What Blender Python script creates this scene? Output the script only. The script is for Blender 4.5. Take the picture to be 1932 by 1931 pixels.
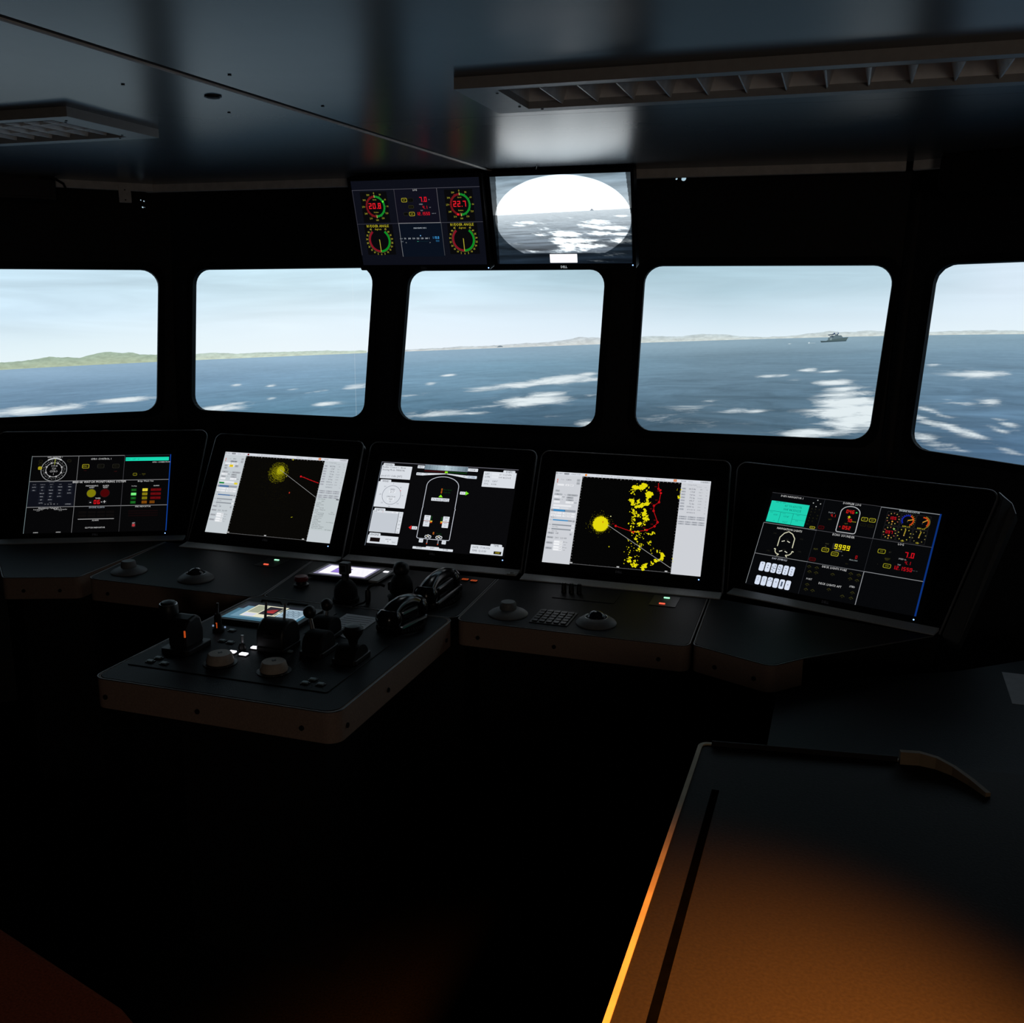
import bpy, math, random
import numpy as np
from mathutils import Vector, Matrix
from mathutils.geometry import tessellate_polygon

for o in list(bpy.data.objects):
    bpy.data.objects.remove(o)
scene = bpy.context.scene
COL = scene.collection
R = math.radians
random.seed(7)

# ------------------------------------------------------------------ camera, world, lights, exposure
YAW = R(-18.2)                                   # heading of the console row
CU, SU = math.cos(YAW), math.sin(YAW)
def G(u, v, z=0.0):                              # console grid (u along the row, v towards the windows) -> world
    return Vector((u*CU - v*SU, u*SU + v*CU, z))

cam_data = bpy.data.cameras.new('camera')
cam_data.sensor_width = 36.0
cam_data.lens = 1850.0/1932.0*36.0
cam_data.clip_start = 0.02
cam = bpy.data.objects.new('camera', cam_data); COL.objects.link(cam)
cam.location = (0, 0, 1.70)
cam.rotation_euler = (Matrix.Rotation(R(90-12.3), 3, 'X') @ Matrix.Rotation(R(0.35), 3, 'Z')).to_euler()
scene.camera = cam

world = bpy.data.worlds.new('dark_hall'); scene.world = world
world.use_nodes = True
world.node_tree.nodes['Background'].inputs[0].default_value = (0.0004, 0.0005, 0.0007, 1)
world.node_tree.nodes['Background'].inputs[1].default_value = 1.0

vs = scene.view_settings
vs.view_transform = 'Standard'; vs.look = 'None'; vs.gamma = 1.0; vs.exposure = 0.0
vs.use_curve_mapping = False

def add_light(name, kind, loc, target, energy, color, **kw):
    l = bpy.data.lights.new(name, kind); l.energy = energy; l.color = color
    for k, v in kw.items(): setattr(l, k, v)
    o = bpy.data.objects.new(name, l); COL.objects.link(o); o.location = loc
    d = Vector(target) - Vector(loc)
    o.rotation_euler = d.to_track_quat('-Z', 'Y').to_euler()
    return o
# the amber reading lamp over the chart table, behind and right of the camera
add_light('chart_lamp', 'SPOT', G(0.32, 0.60, 1.62), G(0.06, 0.90, 0.9), 300.0, (1.0, 0.30, 0.04),
          spot_size=R(51), spot_blend=1.0, shadow_soft_size=0.05)
# the dim warm night light at the back of the bridge
add_light('night_light', 'AREA', G(1.0, -1.4, 1.55), G(-0.8, 2.8, 1.3), 4.0, (1.0, 0.84, 0.70), size=0.6)

# ------------------------------------------------------------------ helpers
def s2l(c):
    c = c/255.0
    return c/12.92 if c <= 0.04045 else ((c+0.055)/1.055)**2.4
def lin(c): return tuple(s2l(x) for x in c)

MATS = {}
def mat(name, color, rough=0.5, metal=0.0, spec=0.5, noise=0.0, nscale=40.0, bump=0.0, coat=0.0, ior=None, rvar=0.0):
    if name in MATS: return MATS[name]
    m = bpy.data.materials.new(name); m.use_nodes = True
    nt = m.node_tree; b = nt.nodes['Principled BSDF']
    b.inputs['Base Color'].default_value = (*color, 1)
    b.inputs['Roughness'].default_value = rough
    b.inputs['Metallic'].default_value = metal
    b.inputs['Specular IOR Level'].default_value = spec
    if ior: b.inputs['IOR'].default_value = ior
    if coat: b.inputs['Coat Weight'].default_value = coat
    if noise or bump or rvar:
        tc = nt.nodes.new('ShaderNodeTexCoord'); n = nt.nodes.new('ShaderNodeTexNoise')
        n.inputs['Scale'].default_value = nscale; n.inputs['Detail'].default_value = 4
        nt.links.new(tc.outputs['Object'], n.inputs['Vector'])
        if noise:
            r = nt.nodes.new('ShaderNodeValToRGB')
            r.color_ramp.elements[0].color = (*[max(0, c*(1-noise)) for c in color], 1)
            r.color_ramp.elements[1].color = (*[min(1, c*(1+noise)) for c in color], 1)
            r.color_ramp.elements[0].position = 0.3; r.color_ramp.elements[1].position = 0.7
            nt.links.new(n.outputs['Fac'], r.inputs['Fac']); nt.links.new(r.outputs['Color'], b.inputs['Base Color'])
        if rvar:
            mr = nt.nodes.new('ShaderNodeMapRange')
            mr.inputs['To Min'].default_value = rough - rvar; mr.inputs['To Max'].default_value = rough + rvar
            nt.links.new(n.outputs['Fac'], mr.inputs['Value']); nt.links.new(mr.outputs['Result'], b.inputs['Roughness'])
        if bump:
            bp = nt.nodes.new('ShaderNodeBump'); bp.inputs['Strength'].default_value = bump; bp.inputs['Distance'].default_value = 0.002
            nt.links.new(n.outputs['Fac'], bp.inputs['Height']); nt.links.new(bp.outputs['Normal'], b.inputs['Normal'])
    MATS[name] = m
    return m
def glow(name, color, strength=1.0):
    if name in MATS: return MATS[name]
    m = bpy.data.materials.new(name); m.use_nodes = True
    nt = m.node_tree; b = nt.nodes['Principled BSDF']
    b.inputs['Base Color'].default_value = (*[c*0.2 for c in color], 1)
    b.inputs['Emission Color'].default_value = (*color, 1)
    b.inputs['Emission Strength'].default_value = strength
    MATS[name] = m
    return m

def display_material():
    m = bpy.data.materials.new('display_pixels'); m.use_nodes = True
    nt = m.node_tree; b = nt.nodes['Principled BSDF']
    a = nt.nodes.new('ShaderNodeAttribute'); a.attribute_name = 'Col'
    b.inputs['Base Color'].default_value = (0.004, 0.004, 0.004, 1)
    b.inputs['Roughness'].default_value = 0.35; b.inputs['Specular IOR Level'].default_value = 0.15
    nt.links.new(a.outputs['Color'], b.inputs['Emission Color'])
    b.inputs['Emission Strength'].default_value = 1.0
    return m

def link(name, me, parent=None):
    o = bpy.data.objects.new(name, me); COL.objects.link(o)
    if parent: o.parent = parent
    return o

def tag(o, label=None, cat=None, group=None, kind=None):
    if label: o['label'] = label
    if cat: o['category'] = cat
    if group: o['group'] = group
    if kind: o['kind'] = kind
    return o

def empty(name, loc, rotz=0.0, label=None, cat=None, group=None, parent=None, mtx=None):
    o = bpy.data.objects.new(name, None); COL.objects.link(o)
    o.empty_display_size = 0.05
    if mtx is not None: o.matrix_world = mtx
    else:
        o.location = loc; o.rotation_euler = (0, 0, rotz)
    if parent: o.parent = parent
    return tag(o, label, cat, group)

def dup(o, parent=None):
    c = o.copy(); COL.objects.link(c); c.parent = parent
    for ch in list(o.children): dup(ch, c)
    return c

class MB:
    def __init__(s): s.v = []; s.f = []; s.m = []
    def add(s, vs, fs, mi=0):
        n = len(s.v); s.v += [tuple(x) for x in vs]
        for f in fs: s.f.append(tuple(i+n for i in f)); s.m.append(mi)
        return s
    def box(s, c, size, M=None, mi=0):
        x, y, z = [a/2 for a in size]
        vs = [Vector((c[0]+i*x, c[1]+j*y, c[2]+k*z)) for i in (-1,1) for j in (-1,1) for k in (-1,1)]
        if M is not None: vs = [M @ a for a in vs]
        return s.add(vs, [(0,1,3,2),(4,6,7,5),(0,4,5,1),(2,3,7,6),(0,2,6,4),(1,5,7,3)], mi)
    def prism(s, poly, z0, z1, M=None, mi=0, holes=()):
        loops = [list(poly)] + [list(h) for h in holes]
        flat = [p for l in loops for p in l]
        if holes: tris = tessellate_polygon([[Vector((p[0], p[1], 0)) for p in l] for l in loops])
        else: tris = None
        n = len(flat)
        vs = [Vector((p[0], p[1], z0)) for p in flat] + [Vector((p[0], p[1], z1)) for p in flat]
        if M is not None: vs = [M @ a for a in vs]
        fs = []
        if tris:
            for t in tris:
                a, b, c = [flat[i] for i in t]
                if (b[0]-a[0])*(c[1]-a[1])-(b[1]-a[1])*(c[0]-a[0]) < 0: t = (t[0], t[2], t[1])
                fs.append(tuple(i+n for i in t)); fs.append(tuple(reversed(t)))
        else:
            fs.append(tuple(range(n, 2*n))); fs.append(tuple(reversed(range(n))))
        off = 0
        for l in loops:
            k = len(l)
            for i in range(k):
                a, b = off+i, off+(i+1) % k
                fs.append((a, b, b+n, a+n))
            off += k
        return s.add(vs, fs, mi)
    def lathe(s, prof, n=24, M=None, mi=0):
        vs = []; fs = []
        for r, z in prof:
            for i in range(n):
                a = 2*math.pi*i/n; vs.append(Vector((r*math.cos(a), r*math.sin(a), z)))
        for j in range(len(prof)-1):
            for i in range(n):
                a = j*n+i; b = j*n+(i+1) % n
                fs.append((a, b, b+n, a+n))
        fs.append(tuple(reversed(range(n)))); fs.append(tuple(range((len(prof)-1)*n, len(prof)*n)))
        if M is not None: vs = [M @ a for a in vs]
        return s.add(vs, fs, mi)
    def cyl(s, p0, p1, r0, r1=None, n=16, mi=0):
        p0 = Vector(p0); p1 = Vector(p1); r1 = r0 if r1 is None else r1
        q = (p1-p0).to_track_quat('Z', 'Y').to_matrix().to_4x4(); q.translation = p0
        return s.lathe([(r0, 0), (r1, (p1-p0).length)], n, q, mi)
    def sphere(s, c, r, n=16, m=10, sc=(1,1,1), mi=0):
        M = Matrix.Translation(Vector(c)) @ Matrix.Diagonal((*sc, 1))
        prof = [(max(1e-5, r*math.sin(math.pi*i/m)), -r*math.cos(math.pi*i/m)) for i in range(m+1)]
        return s.lathe(prof, n, M, mi)
    def tube(s, pts, r, n=10, mi=0, closed=False):
        pts = [Vector(p) for p in pts]; k = len(pts); rs = r if isinstance(r, (list, tuple)) else [r]*k
        vs = []; fs = []; up = None
        for i, p in enumerate(pts):
            if closed: t = pts[(i+1) % k]-pts[i-1]
            else: t = pts[min(i+1, k-1)]-pts[max(i-1, 0)]
            t.normalize()
            if up is None:
                up = Vector((0,0,1)) if abs(t.z) < 0.9 else Vector((1,0,0))
            x = t.cross(up)
            if x.length < 1e-6: x = t.orthogonal()
            x.normalize(); up = x.cross(t).normalized()
            for j in range(n):
                a = 2*math.pi*j/n; vs.append(p + (x*math.cos(a)+up*math.sin(a))*rs[i])
        for i in range(k if closed else k-1):
            for j in range(n):
                a = i*n+j; b = i*n+(j+1) % n; c = ((i+1) % k)*n
                fs.append((a, b, c+(j+1) % n, c+j))
        if not closed:
            fs.append(tuple(reversed(range(n)))); fs.append(tuple(range((k-1)*n, k*n)))
        return s.add(vs, fs, mi)
    def mesh(s, name, mats, smooth=False):
        me = bpy.data.meshes.new(name); me.from_pydata(s.v, [], s.f)
        for m in (mats if isinstance(mats, (list, tuple)) else [mats]): me.materials.append(m)
        me.polygons.foreach_set('material_index', s.m)
        if smooth: me.polygons.foreach_set('use_smooth', [True]*len(me.polygons))
        me.update()
        return me
    def build(s, name, mats, parent=None, bevel=0.0, smooth=False, seg=2):
        o = link(name, s.mesh(name, mats, smooth), parent)
        if bevel:
            b = o.modifiers.new('bevel', 'BEVEL'); b.width = bevel; b.segments = seg
            b.limit_method = 'ANGLE'; b.angle_limit = R(40); b.harden_normals = False
        if smooth:
            try: o.data.set_sharp_from_angle(angle=R(35))
            except Exception: pass
        return o

def rrect(x0, y0, x1, y1, r, n=5):
    pts = []
    for cx, cy, a0 in ((x1-r, y0+r, -90), (x1-r, y1-r, 0), (x0+r, y1-r, 90), (x0+r, y0+r, 180)):
        for i in range(n+1):
            a = R(a0+90*i/n); pts.append((cx+r*math.cos(a), cy+r*math.sin(a)))
    return pts
def rpoly(pts, rad, n=5):                         # polygon (counter-clockwise) with rounded corners, rad per corner
    out = []; k = len(pts)
    for i in range(k):
        p = Vector(pts[i]); a = Vector(pts[i-1]); b = Vector(pts[(i+1) % k]); r = rad[i] if isinstance(rad, (list, tuple)) else rad
        if r <= 0: out.append(tuple(p)); continue
        d0 = (a-p).normalized(); d1 = (b-p).normalized()
        ang = d0.angle(d1); t = r/math.tan(ang/2)
        p0 = p+d0*t; p1 = p+d1*t
        bis = (d0+d1).normalized(); c = p+bis*(r/math.sin(ang/2))
        v0 = p0-c; v1 = p1-c; full = v0.angle_signed(v1)
        for j in range(n+1):
            w = full*j/n; cs, sn = math.cos(-w), math.sin(-w)
            out.append((c.x+v0.x*cs-v0.y*sn, c.y+v0.x*sn+v0.y*cs))
    return out
def circ(cx, cy, r, n=20): return [(cx+r*math.cos(2*math.pi*i/n), cy+r*math.sin(2*math.pi*i/n)) for i in range(n)]

def frame_matrix(p, yaw, tilt):                   # tilted panel: x right, y up in the panel, z out of it towards the room
    r = Vector((math.cos(yaw), math.sin(yaw), 0)); h = Vector((-math.sin(yaw), math.cos(yaw), 0))
    up = h*math.sin(tilt)+Vector((0,0,1))*math.cos(tilt); n = r.cross(up)
    M = Matrix((r, up, n)).transposed().to_4x4(); M.translation = Vector(p)
    return M

# ------------------------------------------------------------------ glyphs (built-in font turned into flat meshes)
GLYPH = {}
def make_glyphs():
    chars = ''.join(chr(c) for c in range(33, 127)) + '°'
    tmp = []
    for ch in chars:
        cu = bpy.data.curves.new('t', 'FONT'); cu.body = ch; cu.resolution_u = 1; cu.size = 1.0
        o = bpy.data.objects.new('t', cu); COL.objects.link(o)
        c2 = bpy.data.curves.new('t', 'FONT'); c2.body = 'H'+ch+'H'; c2.resolution_u = 1; c2.size = 1.0
        o2 = bpy.data.objects.new('t', c2); COL.objects.link(o2)
        tmp.append((ch, o, o2))
    cu = bpy.data.curves.new('t', 'FONT'); cu.body = 'HH'; oh = bpy.data.objects.new('t', cu); COL.objects.link(oh)
    bpy.context.view_layer.update()
    dg = bpy.context.evaluated_depsgraph_get()
    base = oh.dimensions.x
    for ch, o, o2 in tmp:
        e = o.evaluated_get(dg); me = e.to_mesh()
        vs = [(v.co.x, v.co.y) for v in me.vertices]; fs = [tuple(p.vertices) for p in me.polygons]
        e.to_mesh_clear()
        GLYPH[ch] = (vs, fs, max(0.1, o2.dimensions.x-base))
    caps = max(v[1] for v in GLYPH['H'][0])
    GLYPH['cap'] = caps
    for ch, o, o2 in tmp:
        for x in (o, o2):
            c = x.data; bpy.data.objects.remove(x); bpy.data.curves.remove(c)
    c = oh.data; bpy.data.objects.remove(oh); bpy.data.curves.remove(c)
make_glyphs()

SEG = {'0':'abcdef','1':'bc','2':'abged','3':'abgcd','4':'fgbc','5':'afgcd','6':'afgedc','7':'abc','8':'abcdefg','9':'abcdfg','-':'g',' ':''}
class Art:
    """flat picture elements of a display; U runs right 0..1, V runs down 0..1"""
    def __init__(s, W, H, z=0.0012): s.W = W; s.H = H; s.z = z; s.p = {}; s.g = 'picture'
    def group(s, g): s.g = g
    def XY(s, U, V): return ((U-0.5)*s.W, (0.5-V)*s.H)
    def raw(s, pts, faces, col, L):
        vs, fs, cs = s.p.setdefault(s.g, ([], [], [])); n = len(vs); z = s.z+L*0.00025
        vs += [(x, y, z) for x, y in pts]; c = lin(col)
        for f in faces: fs.append(tuple(i+n for i in f)); cs.append(c)
    def poly(s, uv, col, L=1): s.raw([s.XY(*p) for p in uv], [tuple(range(len(uv)))], col, L)
    def rect(s, a, b, c, d, col, L=1): s.raw([s.XY(a, d), s.XY(c, d), s.XY(c, b), s.XY(a, b)], [(0,1,2,3)], col, L)
    def rr(s, a, b, c, d, col, L=1, r=0.01):
        x0, y0 = s.XY(a, d); x1, y1 = s.XY(c, b); r = min(r*s.H, (x1-x0)/2.01, (y1-y0)/2.01)
        p = rrect(x0, y0, x1, y1, r, 3); s.raw(p, [tuple(range(len(p)))], col, L)
    def frame(s, a, b, c, d, col, t=0.006, L=1):
        tu = t*s.H/s.W
        s.rect(a, b, c, b+t, col, L); s.rect(a, d-t, c, d, col, L); s.rect(a, b+t, a+tu, d-t, col, L); s.rect(c-tu, b+t, c, d-t, col, L)
    def line(s, pts, col, t=0.005, L=1):
        P = [Vector(s.XY(*p)) for p in pts]; w = t*s.H/2
        for a, b in zip(P, P[1:]):
            d = (b-a)
            if d.length < 1e-9: continue
            n = Vector((-d.y, d.x)).normalized()*w
            s.raw([tuple(a-n), tuple(b-n), tuple(b+n), tuple(a+n)], [(0,1,2,3)], col, L)
    def disc(s, U, V, r, col, L=1, n=16, sx=1.0):
        x, y = s.XY(U, V); p = [(x+r*s.H*sx*math.cos(2*math.pi*i/n), y+r*s.H*math.sin(2*math.pi*i/n)) for i in range(n)]
        s.raw(p, [tuple(range(n))], col, L)
    def arc(s, U, V, r, t, a0, a1, col, L=1, n=24):       # degrees clockwise from the top
        x, y = s.XY(U, V); p = []; f = []
        for i in range(n+1):
            a = R(a0+(a1-a0)*i/n)
            for q in (r-t/2, r+t/2): p.append((x+q*s.H*math.sin(a), y+q*s.H*math.cos(a)))
        for i in range(n): f.append((2*i, 2*i+1, 2*i+3, 2*i+2))
        s.raw(p, f, col, L)
    def tick(s, U, V, r0, r1, a, col, t=0.006, L=1):
        x, y = s.XY(U, V); a = R(a); d = Vector((math.sin(a), math.cos(a))); n = Vector((d.y, -d.x))*t*s.H/2
        c = Vector((x, y)); p0 = c+d*r0*s.H; p1 = c+d*r1*s.H
        s.raw([tuple(p0-n), tuple(p0+n), tuple(p1+n), tuple(p1-n)], [(0,1,2,3)], col, L)
    def text(s, t, U, V, h, col, L=3, al='c', sx=0.90):     # h = cap height as a fraction of H, V = middle
        k = h*s.H/GLYPH['cap']; x, y = s.XY(U, V); y -= h*s.H/2
        w = sum((GLYPH[c][2] if c in GLYPH else 0.35) for c in t)*k*sx
        if al == 'c': x -= w/2
        if al == 'r': x -= w
        for c in t:
            if c in GLYPH:
                vs, fs, adv = GLYPH[c]
                s.raw([(x+a*k*sx, y+b*k) for a, b in vs], fs, col, L); x += adv*k*sx
            else: x += 0.35*k*sx
    def polar_text(s, t, U, V, r, a, h, col, L=3):
        x, y = s.XY(U, V); a = R(a)
        x += r*s.H*math.sin(a); y += r*s.H*math.cos(a)
        s.text(t, x/s.W+0.5, 0.5-y/s.H, h, col, L)
    def seg7(s, t, U, V, h, col, L=3):                    # seven-segment digits
        w = 0.55*h*s.H/s.W; th = 0.15*h; tu = th*s.H/s.W; pitch = 0.78*h*s.H/s.W
        n = sum(0.35 if c in '.:' else 1 for c in t); x = U-n*pitch/2; y0 = V-h/2; ym = V; y1 = V+h/2
        for c in t:
            if c in '.:':
                s.rect(x, y1-th, x+tu, y1, col, L)
                x += 0.35*pitch; continue
            for q in SEG.get(c, ''):
                a = {'a':(x, y0, x+w, y0+th), 'g':(x, ym-th/2, x+w, ym+th/2), 'd':(x, y1-th, x+w, y1),
                     'f':(x, y0, x+tu, ym), 'b':(x+w-tu, y0, x+w, ym), 'e':(x, ym, x+tu, y1), 'c':(x+w-tu, ym, x+w, y1)}[q]
                s.rect(*a, col, L)
            x += pitch
    def build(s, parent):
        for g, (vs, fs, cs) in s.p.items():
            g = g.split('#')[0]
            me = bpy.data.meshes.new(g); me.from_pydata(vs, [], fs); me.materials.append(DISPLAY)
            at = me.attributes.new('Col', 'FLOAT_COLOR', 'CORNER')
            buf = np.empty((len(me.loops), 4), np.float32); buf[:, 3] = 1
            cnt = np.array([len(f) for f in fs]); buf[:, :3] = np.repeat(np.array(cs, np.float32), cnt, axis=0)
            at.data.foreach_set('color', buf.ravel()); me.update()
            o = link(g, me, parent)
            if g in ('radar_clutter', 'land_echoes'): o['kind'] = 'stuff'
DISPLAY = display_material()

# ------------------------------------------------------------------ materials
M_wall   = mat('black_wall_paint', (0.012, 0.013, 0.015), 0.6, spec=0.3, noise=0.25, nscale=60, bump=0.15)
M_frame  = mat('black_rubber_gasket', (0.010, 0.011, 0.013), 0.7, spec=0.15, noise=0.2, nscale=120)
M_ceil   = mat('satin_ceiling_sheet', (0.118, 0.130, 0.146), 0.27, spec=0.28, noise=0.03, nscale=8)
M_corn   = mat('cornice_paint', (0.80, 0.77, 0.74), 0.6, spec=0.2, noise=0.1, nscale=30)
M_lightf = mat('lamp_frame_paint', (0.34, 0.35, 0.355), 0.4, spec=0.4, noise=0.06, nscale=50)
M_louver = mat('louver_metal', (0.85, 0.87, 0.88), 0.35, metal=0.0, noise=0.1, nscale=30)
M_screw  = mat('dark_screw', (0.03, 0.03, 0.03), 0.5, metal=0.5, noise=0.2)
M_floor  = mat('dark_floor_covering', (0.012, 0.011, 0.011), 0.85, spec=0.1, noise=0.4, nscale=180, bump=0.4)
M_panel  = mat('black_panel_glass', (0.004, 0.004, 0.005), 0.35, spec=0.12, noise=0.1, nscale=40)
M_edge   = mat('console_edge_metal', (0.16, 0.165, 0.17), 0.45, metal=0.4, noise=0.1, nscale=80)
M_sill   = mat('grey_sill_paint', (0.44, 0.46, 0.47), 0.5, spec=0.4, noise=0.12, nscale=300, bump=0.2)
M_desk   = mat('dark_desk_laminate', (0.010, 0.0115, 0.0135), 0.55, spec=0.12, noise=0.25, nscale=350, bump=0.25)
M_fascia = mat('beige_fascia_paint', (0.30, 0.21, 0.165), 0.6, spec=0.25, noise=0.12, nscale=250, bump=0.2)
M_base   = mat('black_cabinet', (0.008, 0.008, 0.009), 0.7, spec=0.2, noise=0.2)
M_bolt   = mat('black_bolt', (0.006, 0.006, 0.006), 0.5, noise=0.2)
M_plast  = mat('black_plastic', (0.010, 0.010, 0.011), 0.45, spec=0.4, noise=0.2, nscale=90)
M_gloss  = mat('glossy_black_plastic', (0.005, 0.005, 0.006), 0.16, spec=0.35, noise=0.1, nscale=20)
M_rubber = mat('black_rubber', (0.008, 0.008, 0.008), 0.75, spec=0.2, noise=0.3, nscale=90)
M_steel  = mat('brushed_steel', (0.5, 0.5, 0.52), 0.3, metal=0.9, noise=0.1, nscale=60)
M_ring   = mat('grey_dish_plastic', (0.16, 0.165, 0.17), 0.5, spec=0.4, noise=0.1, nscale=60)
M_ball   = mat('trackball_gloss', (0.015, 0.015, 0.018), 0.08, spec=0.6, noise=0.1)
M_cream  = mat('cream_knob_plastic', (0.42, 0.35, 0.29), 0.55, spec=0.3, noise=0.1, nscale=80)
M_key    = mat('dim_button_cap', (0.22, 0.30, 0.33), 0.4, spec=0.4, noise=0.1)
M_paper  = mat('white_paper', (0.75, 0.77, 0.80), 0.8, spec=0.1, noise=0.06, nscale=30)
M_table  = mat('dark_chart_table_top', (0.017, 0.0155, 0.014), 0.6, spec=0.08, noise=0.18, nscale=220, bump=0.15)
M_wood   = mat('pale_wood_edging', (0.52, 0.42, 0.25), 0.5, spec=0.3, noise=0.15, nscale=25)
M_rail   = mat('dull_wood_rail', (0.20, 0.145, 0.09), 0.6, spec=0.15, noise=0.15, nscale=25)
M_cheek  = mat('console_cheek_paint', (0.07, 0.078, 0.085), 0.4, spec=0.5, noise=0.1, nscale=80)
M_inlay  = mat('black_inlay', (0.0012, 0.0012, 0.0012), 0.9, spec=0.0, noise=0.2)
M_seat   = mat('dark_red_upholstery', (0.42, 0.085, 0.03), 0.85, spec=0.1, noise=0.3, nscale=200, bump=0.5)
M_red    = mat('red_plastic', (0.18, 0.012, 0.01), 0.4, noise=0.1)
M_hole   = mat('dark_socket', (0.03, 0.012, 0.012), 0.6, noise=0.2)
M_case   = mat('black_monitor_case', (0.006, 0.006, 0.007), 0.35, spec=0.3, noise=0.1)
M_logo   = mat('silver_print', (0.35, 0.36, 0.38), 0.4, metal=0.3, noise=0.05)
M_blk    = mat('console_screen_glass', (0.003, 0.003, 0.004), 0.3, spec=0.12, noise=0.1)
M_led_b  = glow('blue_led', (0.25, 0.45, 1.0), 2.2)
M_led_w  = glow('white_button_light', (0.92, 0.90, 1.0), 2.0)
M_led_g  = glow('green_led', (0.35, 1.0, 0.55), 1.6)
M_led_r  = glow('red_led', (1.0, 0.10, 0.05), 1.6)
M_led_o  = glow('orange_led', (0.75, 0.10, 0.015), 0.55)
M_led_d  = glow('faint_blue_led', (0.25, 0.35, 0.55), 0.7)
# ------------------------------------------------------------------ projection screen outside the windows
SC = (0.0, 0.5); SR = 6.0
HZ = [-2.1406e-08, -4.8243e-07, 3.21933e-05, 0.00446770, 1.3864436]
def hz(t):
    t = np.clip(t, -34, 34); return np.polyval(HZ, t)
def on_screen(t, z, off=0.0):
    a = np.radians(t); r = SR-off
    return np.stack([SC[0]+r*np.sin(a), SC[1]+r*np.cos(a), z], -1)

def picture_material(name, kind):
    m = bpy.data.materials.new(name); m.use_nodes = True
    nt = m.node_tree; nt.nodes.clear(); N = nt.nodes.new; Lk = nt.links.new
    out = N('ShaderNodeOutputMaterial'); em = N('ShaderNodeEmission'); Lk(em.outputs[0], out.inputs[0])
    att = N('ShaderNodeAttribute'); att.attribute_name = 'Col'
    uv = N('ShaderNodeUVMap'); uv.uv_map = 'UVMap'
    sep = N('ShaderNodeSeparateXYZ'); Lk(uv.outputs[0], sep.inputs[0])
    def math_(op, a, b=None, c=None):
        n = N('ShaderNodeMath'); n.operation = op
        for i, x in enumerate((a, b, c)):
            if x is None: continue
            if isinstance(x, (int, float)): n.inputs[i].default_value = x
            else: Lk(x, n.inputs[i])
        return n.outputs[0]
    def noise(x, y, scale, detail=3, rough=0.5, dist=0.0):
        c = N('ShaderNodeCombineXYZ'); Lk(x, c.inputs[0]); Lk(y, c.inputs[1])
        n = N('ShaderNodeTexNoise'); n.noise_dimensions = '2D'
        n.inputs['Scale'].default_value = scale; n.inputs['Detail'].default_value = detail
        n.inputs['Roughness'].default_value = rough; n.inputs['Distortion'].default_value = dist
        Lk(c.outputs[0], n.inputs['Vector']); return n.outputs['Fac']
    U, V = sep.outputs[0], sep.outputs[1]
    if kind == 'sky':
        y2 = math_('ADD', V, math_('MULTIPLY', U, 0.004))
        n = noise(math_('MULTIPLY', U, 0.07), math_('MULTIPLY', y2, 7.0), 1.0, 5, 0.55, 0.4)
        fade = math_('MULTIPLY', math_('MINIMUM', math_('MAXIMUM', math_('SUBTRACT', V, 0.08), 0.0), 0.45), 1.0)
        k = math_('MULTIPLY_ADD', math_('MULTIPLY', math_('SUBTRACT', n, 0.5), fade), 1.7, 1.0)
    elif kind == 'sea':
        dep = math_('MULTIPLY', V, -1.0)
        r = math_('DIVIDE', 1.0, math_('ADD', dep, 0.06))
        X = math_('MULTIPLY', math_('MULTIPLY', U, r), 0.10)
        Y = math_('MULTIPLY', r, 5.0)
        amp = math_('MINIMUM', math_('MULTIPLY', dep, 1.3), 0.62)
        w1 = noise(X, Y, 1.0, 4, 0.6, 0.6)
        w2 = noise(math_('MULTIPLY', U, 0.10), math_('MULTIPLY', V, 14.0), 1.0, 3, 0.5, 0.2)
        g1 = noise(math_('MULTIPLY', U, 3.0), math_('MULTIPLY', V, 90.0), 1.0, 2, 0.5)
        k = math_('MULTIPLY_ADD', math_('MULTIPLY', math_('SUBTRACT', w1, 0.5), amp), 1.9, 1.0)
        k = math_('ADD', k, math_('MULTIPLY', math_('SUBTRACT', w2, 0.5), 0.35))
        k = math_('ADD', k, math_('MULTIPLY', math_('SUBTRACT', g1, 0.5), 0.10))
    else:
        n = noise(math_('MULTIPLY', U, 2.0), math_('MULTIPLY', V, 60.0), 1.0, 4, 0.6)
        k = math_('MULTIPLY_ADD', math_('SUBTRACT', n, 0.5), 0.7, 1.0)
    mul = N('ShaderNodeVectorMath'); mul.operation = 'SCALE'
    Lk(att.outputs['Color'], mul.inputs[0]); Lk(k, mul.inputs['Scale'])
    colr = mul.outputs[0]
    if kind == 'sea':
        fa = N('ShaderNodeAttribute'); fa.attribute_name = 'foam'
        f = fa.outputs['Fac']
        fn = noise(math_('MULTIPLY', U, 0.42), math_('MULTIPLY', V, 34.0), 1.0, 6, 0.66, 0.35)
        t = math_('MULTIPLY_ADD', f, 1.15, math_('MULTIPLY', math_('SUBTRACT', fn, 0.5), 1.9))
        t = math_('MULTIPLY', math_('SUBTRACT', t, 0.22), 1.3)
        t = math_('MINIMUM', math_('MAXIMUM', t, 0.0), 1.0)
        t = math_('MULTIPLY', t, math_('MINIMUM', math_('MULTIPLY', f, 2.2), 1.0))
        mx = N('ShaderNodeMix'); mx.data_type = 'RGBA'
        Lk(t, mx.inputs['Factor']); Lk(colr, mx.inputs['A']); mx.inputs['B'].default_value = (*lin((228, 238, 242)), 1)
        colr = mx.outputs['Result']
    Lk(colr, em.inputs['Color'])
    return m

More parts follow.
